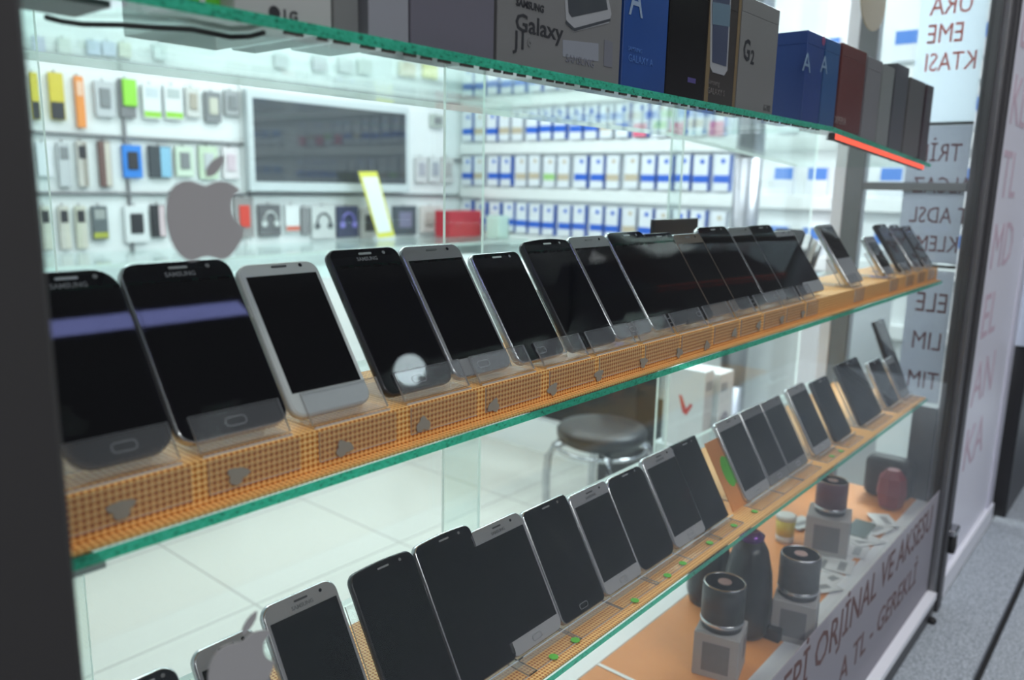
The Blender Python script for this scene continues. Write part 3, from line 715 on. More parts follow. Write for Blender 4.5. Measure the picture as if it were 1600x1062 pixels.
x, z = bx(1104, 150); text_obj('lettering', 'Samsung', 0.0075, cm('box_grey_print2', (0.15, 0.13, 0.12)), (x, -0.0002, z + 0.012), FRONT, r_); text_obj('lettering', 'GALAXY S', 0.0085, cm('box_grey_print2', (0.15, 0.13, 0.12)), (x, -0.0002, z + 0.003), FRONT, r_)
r_, w_ = carton(1149, 1207, 175, HB + .004, 0.05, cm('g_carton', (0.20, 0.195, 0.19)), 'pale grey box lettered G2')
x, z = bx(1160, 92); text_obj('lettering', 'G', 0.030, M['print_dark'], (x, -0.0002, z), FRONT, r_, sx=.8, bold=.02)
x, z = bx(1172, 99); text_obj('lettering', '2', 0.020, M['print_dark'], (x, -0.0002, z), FRONT, r_, sx=.9, bold=.02)
x, z = bx(1190, 172); text_obj('lettering', 'LG-D802', 0.010, cm('box_dim_print', (0.11, 0.11, 0.11)), (x + .004, -0.0002, z), Matrix(((0, -1, 0), (0, 0, -1), (1, 0, 0))).transposed().transposed() if False else FRONT, r_, sx=.5)
r_, w_ = carton(1250, 1277, 205, 0.108, 0.052, noisy(cm('blue_carton', (0.015, 0.055, 0.25)), 15, .3), 'blue box with pale letter A standing after the gap beside the G2 box')
x, z = bx(1253, 110); text_obj('lettering', 'A', 0.032, cm('pale_blue_print2', (0.22, 0.32, 0.45)), (x, -0.0002, z), FRONT, r_, sx=1.3)
r_, w_ = carton(1278, 1301, 212, 0.108, 0.04, cm('blue_carton2', (0.02, 0.09, 0.25)), 'second blue lettered box directly left of the red box')
x, z = bx(1281, 112); text_obj('lettering', 'A', 0.030, cm('pale_blue_print2', (0.22, 0.32, 0.45)), (x, -0.0002, z), FRONT, r_, sx=1.3)
MB().lathe([(0.0055, 0), (0.0055, 0.0003)], (bx(1287, 60)[0], -0.0004, bx(1287, 64)[1]), axis='y', n=20).build('round_red_print', cm('dull_red_print', (0.28, 0.06, 0.16)), r_)
for (ua, ub, v, col, lb) in [(1303, 1341, 222, (0.13, 0.022, 0.016), 'dark red box on top shelf right of the blue boxes'),
                             (1343, 1366, 230, (0.22, 0.21, 0.22), 'pale grey box right of the dark red box'),
                             (1367, 1385, 234, (0.26, 0.27, 0.26), 'light grey upright box, second right of the dark red box'),
                             (1387, 1407, 240, (0.09, 0.09, 0.10), 'charcoal box with pale top edge near end of top shelf'),
                             (1409, 1433, 248, (0.12, 0.11, 0.105), 'lower brownish grey box near end of top shelf'),
                             (1435, 1446, 255, (0.05, 0.025, 0.03), 'narrow blackish red box at far end of top shelf')]:
    hh = {1303: .111, 1343: .108, 1367: .106, 1387: .116, 1409: .104, 1435: .104}[ua]
    r_, w_ = carton(ua, ub, v, hh, 0.05, cm('carton_%s' % lb[:14].replace(' ', '_'), col), lb)
    if ua == 1303:
        x, z = bx(1304, 190); text_obj('lettering', 'XPERIA', 0.014, cm('dim_white_print', (0.30, 0.22, 0.20)), (x, -0.0002, z), FRONT, r_)
# black tube drawn for the dark mirrored line of the chipped shelf edge
zc = ZT - SHT - 0.0022
pts = [at(u, v, 2, zc) for u, v in ((72, 27), (95, 33), (130, 38), (190, 39), (240, 43), (300, 46), (330, 52), (360, 58), (390, 57), (412, 51))]
tag(MB().tube(pts, 0.0014, n=8).build('cable', M['rubber']), 'thin black line of the mirrored chipped edge under left end of top shelf', 'cable')
tag(MB().box((0.05, 0.385, ZT - SHT - 0.003), (0.172, 0.424, ZT - SHT)).build('shelf_bracket', M['alu_dark']), 'dark bracket plate under the left rear of top shelf', 'bracket')
tag(MB().box((0.09, YF - 0.001, ZM - SHT - 0.003), (0.148, YF + 0.02, ZM - SHT)).build('shelf_clip', cm('clear_grey_clip', (0.28, 0.36, 0.33))), 'grey clear clip under left front corner of middle shelf', 'clip')
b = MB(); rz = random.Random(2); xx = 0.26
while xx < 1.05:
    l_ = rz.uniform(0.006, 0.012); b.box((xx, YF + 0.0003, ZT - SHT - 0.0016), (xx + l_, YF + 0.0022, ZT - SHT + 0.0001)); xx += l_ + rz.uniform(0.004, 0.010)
b.build('chipped_lower_edge', cm('chip_brown', (0.06, 0.04, 0.035)), [o_ for o_ in C.objects if o_.name == 'glass_shelf'][0])  # dark brown dashes along the chipped lower edge
# emissive red bar drawn for the glowing line under the far shelf end
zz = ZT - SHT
rs = MB().box((0.0, YF + 0.001, - 0.0085), (0.475, YF + 0.008, 0), bev=0.0005).build('red_glow_bar', M['rubber'])  # dark backing added so the phone screens don't mirror the glow
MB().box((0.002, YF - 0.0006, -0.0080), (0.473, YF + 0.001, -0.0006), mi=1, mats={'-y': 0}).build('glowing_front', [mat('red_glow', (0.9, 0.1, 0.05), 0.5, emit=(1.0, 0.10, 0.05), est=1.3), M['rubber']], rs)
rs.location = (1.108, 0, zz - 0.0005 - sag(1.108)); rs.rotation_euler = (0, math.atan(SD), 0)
tag(rs, 'glowing red line under the far end of top shelf', 'light strip')
# hanging oval tag
pc = at(1366, -2, 1, 0.50); sc_ = 0.62
rx = (at(1386, 0, 1, 0.50).x - at(1346, 0, 1, 0.50).x) / 2
pts = [(pc.x + rx * math.cos(2 * math.pi * k / 32), 0.50, pc.z + 0.055 * math.sin(2 * math.pi * k / 32) - 0.0) for k in range(32)]
o = MB().poly(pts, (0, 0.002, 0)).build('hanging_tag', cm('tan_board', (0.52, 0.42, 0.28)))
pts2 = [(pc.x + math.cos(a) * rx * .9, 0.4995, pc.z + .055 * math.sin(a) * .95) for a in [math.pi * (1.02 + .96 * k / 14) for k in range(15)]]
MB().tube([(pc.x, 0.501, pc.z + 0.05), (pc.x, 0.501, 2.7)], 0.0006, n=5).build('string', M['paper'], o)
tag(o, 'tan oval tag hanging on a string above the far boxes', 'tag')

# ------------------------------------------------------------------ decals on the window
body = [(322, 290), (334, 284), (346, 282), (356, 284), (366, 289), (374, 296), (375, 298), (368, 303), (363, 311), (361.5, 321), (363, 332), (367, 342), (373, 350), (381, 357), (382, 360), (379, 370), (374, 381), (368, 391), (361, 399), (354, 404), (347, 406), (339, 404), (330, 401.5), (322, 401), (314, 403), (306, 407), (298, 408), (290, 405), (281, 398), (273, 387), (267, 374), (262, 358), (259.5, 341), (259.5, 323), (262, 307), (268, 295), (276, 287), (286, 282.5), (297, 281.5), (310, 286)]
leaf = [(322.5, 277), (322.5, 268), (325, 260), (331, 252), (339, 246), (349.5, 242.5), (350, 249), (348, 258), (343, 266), (337, 272), (329, 276)]
def decal(shift, label):
    y = YG - 0.0028
    root = empty('fruit_logo_decal', at(322, 290, 1, y) + shift, label, 'decal', 'grey apple decals on the window')
    for nm, pl in (('apple_body', body), ('apple_leaf', leaf)):
        P = [at(u, v, 1, y) - at(322, 290, 1, y) for u, v in pl]
        MB().poly([(p.x, 0, p.z) for p in P], (0, 0.0006, 0)).build(nm, M['logo_grey'], root)
    return root
decal(Vector((0, 0, 0)), 'grey bitten-apple decal on the window above the second black phone')
decal(at(378, 1003, 1, YG - 0.0028) - at(322, 290, 1, YG - 0.0028), 'lower grey bitten-apple decal on the window beside silver lettered phone')

# ------------------------------------------------------------------ window banner with lettering
zb1 = H - 0.629; zb0 = GZ + 0.062
film = glass('grey_window_film', (0.45, 0.46, 0.50), haze=0.80, hazecol=(0.66, 0.65, 0.70))
ban = MB().box((0.45, YG - 0.0032, zb0), (XP - 0.005, YG - 0.0022, zb1)).build('window_banner', film)
tag(ban, 'grey translucent banner along bottom of window with brown lettering', 'banner')
def on_band(u, v): return at(u, v, 1, YG - 0.0035)
yb = YG - 0.0034
def fit_text(body, x0, x1, z, size, m_, parent):
    o = text_obj('lettering', body, size, m_, (0, 0, 0), FRONT, parent, bold=0.004)
    xs = [v.co.x for v in o.data.vertices]; k = (x1 - x0) / (max(xs) - min(xs)); mn = min(xs)
    for v in o.data.vertices: v.co.x = x0 + (v.co.x - mn) * k; v.co.y += yb; v.co.z += z
    return o
fit_text('CEPİ', 0.935, 1.085, H - 0.702, 0.080, M['brown_print'], ban)
fit_text('ORJİNAL VE AKSESU', 1.112, 1.80, H - 0.702, 0.080, M['brown_print'], ban)
fit_text('A TL - GEREKLİ', 1.245, 1.72, H - 0.795, 0.068, M['brown_print'], ban)
# mirrored lettering panels at the end of the showcase (outside face of the end glass)
XT = XP + 0.009
pw = mat('white_window_film', (0.74, 0.77, 0.80), 0.5)
# film lets light through
t_ = pw.node_tree; tl_ = t_.nodes.new('ShaderNodeBsdfTranslucent'); tl_.inputs[0].default_value = (0.86, 0.90, 0.95, 1); mx_ = t_.nodes.new('ShaderNodeMixShader'); mx_.inputs[0].default_value = 0.75
t_.links.new(t_.nodes['Principled BSDF'].outputs[0], mx_.inputs[1]); t_.links.new(tl_.outputs[0], mx_.inputs[2]); t_.links.new(mx_.outputs[0], t_.nodes['Material Output'].inputs[0])
pw2 = pw.copy(); pw2.name = 'grey_window_sheet'; pw2.node_tree.nodes['Principled BSDF'].inputs['Base Color'].default_value = (0.42, 0.43, 0.47, 1); pw2.node_tree.nodes['Translucent BSDF'].inputs[0].default_value = (0.55, 0.56, 0.61, 1)
def sheet(z0, z1, y1, lines, label, m_, y0=0.366, fm=None):
    o = MB().box((XT, y0, z0), (XT + 0.001, y1, z1)).build('lettered_film', fm or pw)
    tag(o, label, 'window film', 'lettered films on the end glass')
    for s, zz, sz in lines:
        # mirrored reading seen from inside: letters face +X, drawn on the inner surface too so they show through
        text_obj('lettering', s, sz, m_, (XT - 0.0006, y1 - 0.018, zz), Matrix(((0, 0, -1), (-1, 0, 0), (0, 1, 0))) @ Matrix.Diagonal((-1, 1, 1)) if False else Matrix(((0, 0, 1), (1, 0, 0), (0, 1, 0))), o, depth=0.0004, sx=0.72, align='RIGHT', bold=0.0)
    return o
def zr(v): return at(1480, v, 0, XT).z
sheet(zr(190), zr(-160), 0.490, [('URA', zr(22), 0.056), ('EME', zr(66), 0.054), ('KTASI', zr(110), 0.052)], 'bright white film with mirrored red words URA, EME, KTASI at end of window', M['red_print2'])
sheet(zr(412), zr(196), 0.484, [('TRİK', zr(252), 0.052), ('ALGAZ', zr(302), 0.048), ('T ADSL', zr(349), 0.048), ('KLEME', zr(394), 0.048)], 'grey-white film with mirrored maroon words ending in KLEME', M['maroon_print'], fm=pw2)
sheet(zr(634), zr(424), 0.452, [('ELE', zr(490), 0.060), ('LIM', zr(550), 0.056), ('TIM', zr(612), 0.054)], 'lowest white film with mirrored dark red words LIM and TIM', M['maroon_print'], fm=pw2)

for zq, lb in ((193, 'upper thin dark bar between lettered films'), (417, 'lower thin dark bar between lettered films')):
    tag(MB().box((XT - 0.004, 0.366, zr(zq) - 0.003), (XT + 0.002, 0.484, zr(zq) + 0.003)).build('film_divider', M['rubber']), lb, 'bar', 'dark bars between the lettered films')
tag(MB().box((XP, 0.363, ZD - 0.05), (XP + 0.012, 0.412, zr(640)), bev=0.001).build('end_panel', M['alu_dark']), 'dark metal panel at lower end of showcase below the films', 'panel')
# ------------------------------------------------------------------ neighbouring pane and board right of the post
np_ = MB().box((1.93, 0.335, GZ + 0.02), (2.56, 0.345, 2.7)).build('door_pane', mat('pale_lilac_panel', (0.86, 0.87, 0.95), 0.3))
tag(np_, 'pale lilac glass door panel with faint pink letters right of the corner post', 'panel')
for s, z in (('CEP', 1.95), ('TEL', 1.78), ('DK', 1.62), ('KL', 1.46), ('TL', 1.30), ('MD', 1.14), ('EL', 0.98), ('AN', 0.82), ('KA', 0.66)):
    text_obj('lettering', s, 0.15, M['pink_print'], (2.05, 0.3345, z), FRONT, np_, sx=1.2)
MB().box((1.93, 0.325, GZ), (2.57, 0.346, GZ + 0.055), bev=0.001).build('white_foot_strip', M['alu_white'], np_)
MB().box((2.50, 0.33, GZ), (2.57, 0.347, 2.7), bev=0.001).build('door_frame', mat('lilac_frame', (0.62, 0.62, 0.70), 0.35), np_)
o = MB().box((2.62, 0.30, GZ), (3.6, 0.42, H - 0.42), bev=0.002).build('black_cabinet', M['black']); tag(o, 'black cabinet block at the far right edge above granite', 'cabinet')
o = MB().box((2.60, 0.30, H - 0.415), (3.6, 0.34, H + 0.6)).build('sign_board', mat('pale_blue_board', (0.42, 0.46, 0.56), 0.5)); tag(o, 'pale blue sign board with dark letter above the black cabinet', 'sign')
text_obj('lettering', 'Ş', 0.22, M['print_dark'], (2.73, 0.2995, H - 0.33), FRONT, o, bold=0.02)
# door stop / latch hardware
q = at(1492, 835, 1, 0.31)
root = empty('floor_latch', (q.x, 0.31, q.z), 'small chrome and black latch at foot of the corner post', 'latch')
MB().box((-0.02, -0.004, 0.0), (0.03, 0.015, 0.014), bev=0.002).build('keeper', M['chrome'], root)
MB().lathe([(0.008, -0.045), (0.010, -0.03), (0.009, 0.0)], (0.002, 0.004, 0), n=14).build('bolt', M['rubber'], root)
MB().box((-0.012, 0.0, -0.006), (0.018, 0.012, 0.006), bev=0.001).build('bracket', M['rubber'], root)
for i, (u, v) in enumerate([(1447, 992), (1455, 968)]):
    q = at(u, v, 1, 0.318); o = MB().lathe([(0.007, -0.006), (0.009, 0.0), (0.005, 0.006)], (q.x, 0.316, q.z), n=12).build('dark_fastener', M['rubber'])
    tag(o, ('larger' if i == 0 else 'smaller') + ' dark fastener lump on the base below the window rail', 'fastener')

# ------------------------------------------------------------------ display deck
struct(MB().box((0.4, 0.353, ZD - 0.02), (XP - 0.004, 0.381, ZD + 0.001), bev=0.001).build('trim_4', M['white']))
deck = MB().box((0.4, 0.381, ZD - 0.02), (XP - 0.004, 0.556, ZD)).build('display_deck', M['orange_board'])
tag(deck, 'orange board floor of the display window', 'display deck')
MB().box((0.4, 0.556, ZD - 0.02), (1.20, 0.672, ZD + 0.001), bev=0.001).build('rear_edge', M['white'], deck)
MB().box((0.862, 0.381, ZD), (0.868, 0.556, ZD + 0.0012)).build('seam_strip', M['white'], deck)
MB().box((1.20, 0.556, ZD - 0.02), (XP - 0.004, 0.640, ZD)).build('rear_board', M['orange_board'], deck)
struct(MB().box((0.4, 0.36, 0), (XP - 0.004, 0.668, ZD - 0.02)).build('wall_under_display', M['wallw']))

boxg = noisy(mat('grey_speaker_carton', (0.40, 0.385, 0.38), 0.5), 10, .08)
def speaker(u, v, sc, mcyl, label, y=0.46, hbox=0.066, wbox=0.062, open_top=True, rot=14):
    """round speaker standing on its square carton; u,v = photo point of the cylinder's top centre"""
    ht = hbox + 0.062 * sc + 0.006
    q = at(u, v, 2, ZD + ht)
    root = empty('round_speaker', (q.x, q.y, ZD + hbox), label + ', standing on a carton', 'speaker', 'round speakers on the display floor', rot=(0, 0, R(rot)))
    r = 0.0295 * sc; h_ = 0.062 * sc
    MB().lathe([(r * .93, 0), (r * .96, 0.004), (r * .96, 0.008)], n=40).build('foot_ring', M['print_dark'], root)
    MB().lathe([(r * 1.0, 0.008), (r * 1.02, 0.010), (r * 1.02, 0.013), (r * .98, 0.0145)], n=40).build('chrome_ring', M['edge_silver'], root)
    MB().lathe([(r, 0.014), (r, h_), (r * .97, h_ + 0.003)], n=40).build('grille', mcyl, root)
    b = MB(); b.lathe([(r * .97, h_ + .003), (r * .93, h_ + .0045), (r * .90, h_ + .003)], n=40, cap=False); b.build('top_ring', M['edge_silver'], root)
    MB().lathe([(r * .90, h_ + .001), (r * .90, h_ + .003)], n=40).build('top_cap', M['black'], root)
    MB().lathe([(r * .32, h_ + .003), (r * .32, h_ + .0042)], n=24).build('button', mat('rose_button', (0.5, 0.36, 0.34), 0.4) if 'rose_button' not in bpy.data.materials else bpy.data.materials['rose_button'], root)
    w2 = wbox / 2
    c = empty('speaker_carton', (q.x, q.y, ZD), 'grey square carton under the ' + label, 'box', 'grey speaker cartons', rot=(0, 0, R(rot)))
    MB().box((-w2, -w2, 0), (w2, w2, hbox - 0.001), bev=0.001).build('carton', boxg, c)
    MB().box((-w2 - .0003, -w2 * .6, hbox * .15), (-w2, w2 * .6, hbox * .8)).build('dark_print', M['print_grey'], c)
    MB().box((w2 * .1, -w2 - .0003, hbox * .30), (w2 * .8, -w2, hbox * .75)).build('dark_print', cm('blue_grey_print', (0.12, 0.13, 0.16)), c)
    MB().box((-w2 * .9, -w2 * .9, hbox - .001), (w2 * .9, w2 * .9, hbox)).build('lid_face', boxg, c)
    return root
dk = noisy(mat('speaker_grille', (0.055, 0.055, 0.058), 0.45, 0.3), 300, .4)
mr_m = noisy(mat('maroon_grille', (0.16, 0.05, 0.07), 0.45, 0.3), 300, .4)
speaker(1133, 906, 1.0, dk, 'nearest black cylindrical speaker')
speaker(1252, 862, 1.0, noisy(mat('grey_grille', (0.13, 0.13, 0.135), 0.45, 0.3), 300, .4), 'dark grey cylindrical speaker behind the dark bottle')
speaker(1302, 748, 0.95, mr_m, 'maroon cylindrical speaker farther back', hbox=0.075, wbox=0.075)
# yellow cup
q = at(1229, 803, 2, ZD + 0.055)
root = empty('small_speaker', (q.x, q.y, ZD), 'small yellow round speaker with white top', 'speaker')
MB().lathe([(0.016, 0), (0.017, 0.012), (0.014, 0.014)], n=28).build('clear_base', M['paper'], root)
MB().lathe([(0.0165, 0.014), (0.0185, 0.046)], n=28).build('yellow_body', mat('yellow_plastic', (0.62, 0.50, 0.06), 0.35), root)
MB().lathe([(0.0190, 0.046), (0.0190, 0.053), (0.016, 0.055)], n=28).build('white_top', M['paper'], root)
# dark bottle-shaped speaker
q = at(1196, 838, 2, ZD + 0.155)
root = empty('bottle_speaker', (q.x - 0.012, q.y + 0.016, ZD), 'tall dark smoky bottle-shaped speaker between cylindrical speakers', 'speaker')
bm_ = mat('smoky_black', (0.016, 0.014, 0.016), 0.28)
MB().lathe([(0.030, 0), (0.036, 0.01), (0.038, 0.05), (0.034, 0.10), (0.026, 0.135), (0.018, 0.150)], n=40).build('bottle', bm_, root)
MB().lathe([(0.018, 0.150), (0.019, 0.158), (0.010, 0.164)], n=28).build('cap', mat('purple_glint', (0.12, 0.02, 0.22), 0.15, 0.5), root)  # purple glint at the bottle top put into the cap colour
q = at(1160, 870, 2, ZD + 0.12)
root = empty('dark_vase', (q.x + .05, q.y + 0.075, ZD), 'second dark rounded speaker behind the bottle-shaped one', 'speaker')
MB().lathe([(0.028, 0), (0.034, 0.02), (0.034, 0.08), (0.02, 0.12)], n=32).build('body', bm_, root)
# glossy black box at front
q = at(1245, 985, 2, ZD + 0.03)
o = MB().box((q.x - 0.005, 0.384, ZD), (q.x + 0.09, 0.43, ZD + 0.022), bev=0.002).build('black_case', M['blackglass']); tag(o, 'glossy black low case at front of the display floor', 'case')
# red case
q = at(1375, 765, 2, ZD + 0.045)
pts = []
b = MB()
b.lathe([(0.012, 0.0), (0.024, 0.006), (0.031, 0.035), (0.027, 0.070), (0.014, 0.086)], (1.762, 0.412, ZD), n=8, smooth=False)
o = b.build('red_case', mat('dark_red_fabric', (0.20, 0.018, 0.022), 0.5)); tag(o, 'dark red faceted case lying on orange floor at far end', 'case')
q = at(1430, 715, 2, ZD + 0.05)
o = MB().box((1.80, 0.385, ZD), (1.855, 0.485, ZD + 0.095), bev=0.02, seg=3).build('black_bag', M['rubber']); tag(o, 'black soft bag behind the dark red case', 'bag')
o = MB().box((1.55, 0.40, ZD), (1.64, 0.445, ZD + 0.006), bev=0.002).build('green_packet', mat('dark_green_packet', (0.06, 0.09, 0.075), 0.3)); tag(o, 'dark green flat packet between papers and red case', 'packet')
# price papers
random.seed(3)
pc_ = 0
for i, (u, v) in enumerate([(1300, 905), (1285, 880), (1310, 870), (1340, 862), (1330, 890), (1365, 850), (1300, 925), (1345, 838), (1380, 832), (1250, 820), (1400, 822)]):
    q = at(u, v, 2, ZD); a = random.uniform(-.6, .6); sx, sy = 0.032, 0.022
    if q.y < 0.40: q.y = 0.40
    z = ZD + 0.0006 * i
    P = lambda x, y: (q.x + x * math.cos(a) - y * math.sin(a), q.y + x * math.sin(a) + y * math.cos(a), z)
    o = MB().poly([P(-sx, -sy), P(sx, -sy), P(sx, sy), P(-sx, sy)], (0, 0, 0.0005)).build('price_card', M['paper'])
    tag(o, 'white printed price card on display floor, %s counting from the front speakers' % order[i], 'card', 'price cards scattered on the display floor')
    z += 0.0006
    MB().poly([P(-sx * .7, -sy * .5), P(sx * .5, -sy * .5), P(sx * .5, sy * .1), P(-sx * .7, sy * .1)], (0, 0, 0.0002)).build('dark_print', cm('card_print', (0.25, 0.26, 0.26)), o)
for i, (u, v) in enumerate([(1300, 830), (1262, 905)]):
    pass

# ------------------------------------------------------------------ interior furniture
# chrome column
col = empty('chrome_column', (2.90, 1.30, 0), 'round chrome column beside the wall of blue-banded boxes', 'column')
MB().lathe([(0.05, 0.55), (0.05, 1.42)], n=40).build('tube', M['steel'], col)
MB().lathe([(0.05, 1.423), (0.05, 2.7)], n=40).build('tube', M['steel'], col)
MB().lathe([(0.06, 0.0), (0.06, 0.02), (0.05, 0.03), (0.05, 0.549)], n=40).build('lower_tube', M['steel'], col)
# stool
st = empty('stool', (2.35, 1.54, 0), 'round black-seated stool with bent chrome legs', 'stool')
st.rotation_euler = (0, 0, R(20))
MB().lathe([(0.150, 0.405), (0.163, 0.412), (0.165, 0.435), (0.155, 0.449), (0.10, 0.455), (0.0, 0.456)], n=48, cap=False).build('seat', M['seat'], st)
MB().lathe([(0.13, 0.385), (0.14, 0.39), (0.14, 0.406)], n=48).build('seat_rim', M['black'], st)
for k in range(4):
    a = math.pi / 2 * k + .4; c, s = math.cos(a), math.sin(a)
    pts = [(c * .06, s * .06, .375), (c * .12, s * .12, .385), (c * .17, s * .17, .375), (c * .195, s * .195, .33), (c * .20, s * .20, .26), (c * .195, s * .195, .10), (c * .205, s * .205, .008)]
    lg = MB().tube(pts, 0.0145, n=12).build('leg', M['chrome'], st)
    MB().lathe([(0.016, 0), (0.016, 0.02)], (c * .205, s * .205, 0), n=12).build('rubber_foot', M['rubber'], lg)
b = MB(); b.tube([(0.165 * math.cos(t), 0.165 * math.sin(t), 0.372) for t in [2 * math.pi * k / 32 for k in range(33)]], 0.008, n=8); b.build('ring_brace', M['chrome'], st)

# side counter along the right wall
cn = empty('side_counter', (3.0, 0.9, 0), 'long white shop counter with dark recess along the side wall', 'counter')
MB().box((0.0, 0.5, 0.0), (0.5, 2.42, 0.16)).build('plinth', M['white'], cn)
MB().box((0.06, 0.5, 0.16), (0.5, 2.42, 0.40)).build('dark_recess', M['black'], cn)
MB().box((0.0, 0.0, 0.0), (0.5, 0.48, 0.86)).build('end_cabinet', M['white'], cn)
MB().box((0.0, 0.5, 0.40), (0.5, 2.42, 0.86)).build('body', M['white'], cn)
MB().box((-0.02, 0.0, 0.86), (0.52, 2.42, 0.89), bev=0.003).build('worktop', M['white'], cn)
# back counter with glass top case
bc = empty('back_counter', (-2.1, 3.35, 0), 'white glass-topped counter along the back wall', 'counter')
MB().box((0.0, 0.0, 0.0), (6.24, 0.5, 0.80)).build('body', M['white'], bc)
MB().box((0.0, 0.0, 0.80), (6.24, 0.5, 0.82)).build('display_floor', M['wallw'], bc)
MB().box((0.0, -0.01, 0.94), (6.24, 0.55, 0.955), mats={'-y': 1}).build('glass_top', [M['glass'], PE], bc)
MB().box((0.0, -0.005, 0.82), (6.24, 0.003, 0.94)).build('front_glass', M['glass'], bc)
for k in range(6):
    MB().box((0.0 + k * 1.008, 0.0, 0.82), (0.01 + k * 1.008, 0.5, 0.94)).build('divider', M['wallw'], bc)
# middle glass counter whose top runs behind the phones
mc = empty('glass_counter', (-1.6, 2.75, 0), 'nearer white and glass shop counter behind the first phones', 'counter')
MB().box((0.0, 0.02, 0.0), (3.2, 0.45, 0.62)).build('body', M['white'], mc)
MB().box((0.0, 0.0, 0.86), (3.2, 0.48, 0.872), mats={'-y': 1, '+x': 1}).build('glass_top', [M['glass'], PE], mc)
MB().box((0.0, 0.0, 0.62), (3.2, 0.006, 0.86)).build('front_glass', M['glass'], mc)
MB().box((3.19, 0.0, 0.62), (3.2, 0.45, 0.86)).build('end_frame', M['wallw'], mc)
rc = random.Random(5)
for k in range(16):
    x = -0.75 + k * 0.145; colr = rc.choice([(0.05, 0.12, 0.5), (0.6, 0.62, 0.64), (0.05, 0.05, 0.06), (0.2, 0.35, 0.5), (0.55, 0.3, 0.5), (0.6, 0.6, 0.3)])
    y = rc.uniform(2.80, 3.05)
    o = MB().box((x, y, 0.872), (x + 0.075, y + 0.14, 0.884), bev=0.002).build('flat_packet', cm('packet_%d' % (k), colr)); 
    tag(o, 'flat blurred phone packet on the glass counter, %s from the left' % order[k], 'packet', 'flat packets on the glass counter')

# white cartons with red tick near the column, dark carton beside them
cab = empty('low_cabinet', (2.045, 0.985, 0), 'low white cabinet carrying the red-tick cartons', 'cabinet')
MB().box((0, 0, 0), (0.20, 0.16, 0.545)).build('body', M['white'], cab)
MB().box((-.005, -.005, 0.545), (0.205, 0.165, 0.556), bev=0.002).build('top', M['white'], cab)
q = at(1030, 595, 0, 2.07)
def wcart(x, y, z, w_, d, h_, label, logo):
    r = empty('white_carton', (x, y, z), label, 'box', 'white cartons beside the column')
    MB().box((0, 0, 0), (w_, d, h_), mats={'-y': 1}).build('carton', [cm('shell_white', (0.74, 0.75, 0.75)), cm('beige_carton_front', (0.58, 0.50, 0.46))], r)
    if logo:
        b = MB(); b.poly([(-0.0004, d * .62, h_ * .66), (-0.0004, d * .55, h_ * .66), (-0.0004, d * .42, h_ * .50), (-0.0004, d * .32, h_ * .58), (-0.0004, d * .26, h_ * .56), (-0.0004, d * .40, h_ * .42), (-0.0004, d * .50, h_ * .44)], (0.0003, 0, 0)); b.build('red_tick', M['red'], r)
    else:
        MB().lathe([(0.025, 0), (0.025, .0005)], (w_ * .5, -.0006, h_ * .35), axis='y', n=20).build('dark_round_print', cm('plum_print', (0.16, 0.11, 0.12)), r)
    MB().box((0.008, -0.0005, h_ * .75), (0.05, 0, h_ * .87)).build('barcode_label', cm('label_grey', (0.25, 0.25, 0.26)), r)
    return r
Z6 = 0.556
wcart(2.05, 1.00, Z6, 0.055, 0.13, 0.235, 'white carton with red tick and grey label, left one of the pair', True)
wcart(2.115, 0.985, Z6, 0.09, 0.13, 0.22, 'white carton with dark round print, right one of the pair', False)
o = MB().box((2.72, 1.62, 0), (2.90, 1.80, 0.66), bev=0.004).build('black_bin', M['rubber']); tag(o, 'tall black bin on the floor between stool and white red-tick carton', 'bin')

# ------------------------------------------------------------------ back wall: screen, slat lines, packages
YW = 4.0
# television
a0 = at(385, 143, 1, 3.93); a1 = at(640, 163, 1, 3.93); zb = at(500, 300, 1, 3.93).z; zt = (a0.z + a1.z) / 2
tv = empty('television', (a0.x, 3.93, zb), 'large grey-framed flat television on the back wall', 'television')
W_, H_ = a1.x - a0.x, zt - zb
MB().box((0, 0.0, 0), (W_, 0.05, H_), bev=0.006, seg=2).build('frame', mat('silver_white_bezel', (0.55, 0.60, 0.62), 0.3), tv)
MB().box((0.035, -0.002, 0.055), (W_ - 0.035, 0.002, H_ - 0.045)).build('screen', mat('television_screen', (0.045, 0.052, 0.06), 0.05, spec=0.9), tv)
MB().box((W_ * .3, 0.05, H_ * .3), (W_ * .7, 0.07, H_ * .7)).build('wall_mount', M['alu_dark'], tv)
# slat rails
def rail(z, x0, x1, label, thick=0.03):
    o = MB().box((x0, 3.978, z - thick / 2), (x1, 4.0, z + thick / 2), bev=0.003).build('wall_rail', M['alu']); tag(o, label, 'rail', 'display rails on the back wall')
rail(H + 0.53, -2.2, 4.15, 'upper grey rail across the whole back wall', 0.02)
rail(H + 0.185, 0.2, 2.44, 'grey rail between first and second package rows left of television', 0.012)
rail(H - 0.083, -2.2, 4.15, 'lower grey rail under the television', 0.014)
rail(H + 0.16, 3.72, 4.15, 'short grey rail right of television', 0.012)
for i, x in enumerate((1.80, 2.43)):
    o = MB().box((x, 3.985, H - 0.37), (x + 0.014, 4.0, H + (0.55 if i else 0.28)), bev=0.002).build('wall_upright', M['alu' if i == 0 else 'white']); tag(o, 'vertical upright strip ' + ('dividing the left package wall' if i == 0 else 'just left of television'), 'wall upright')

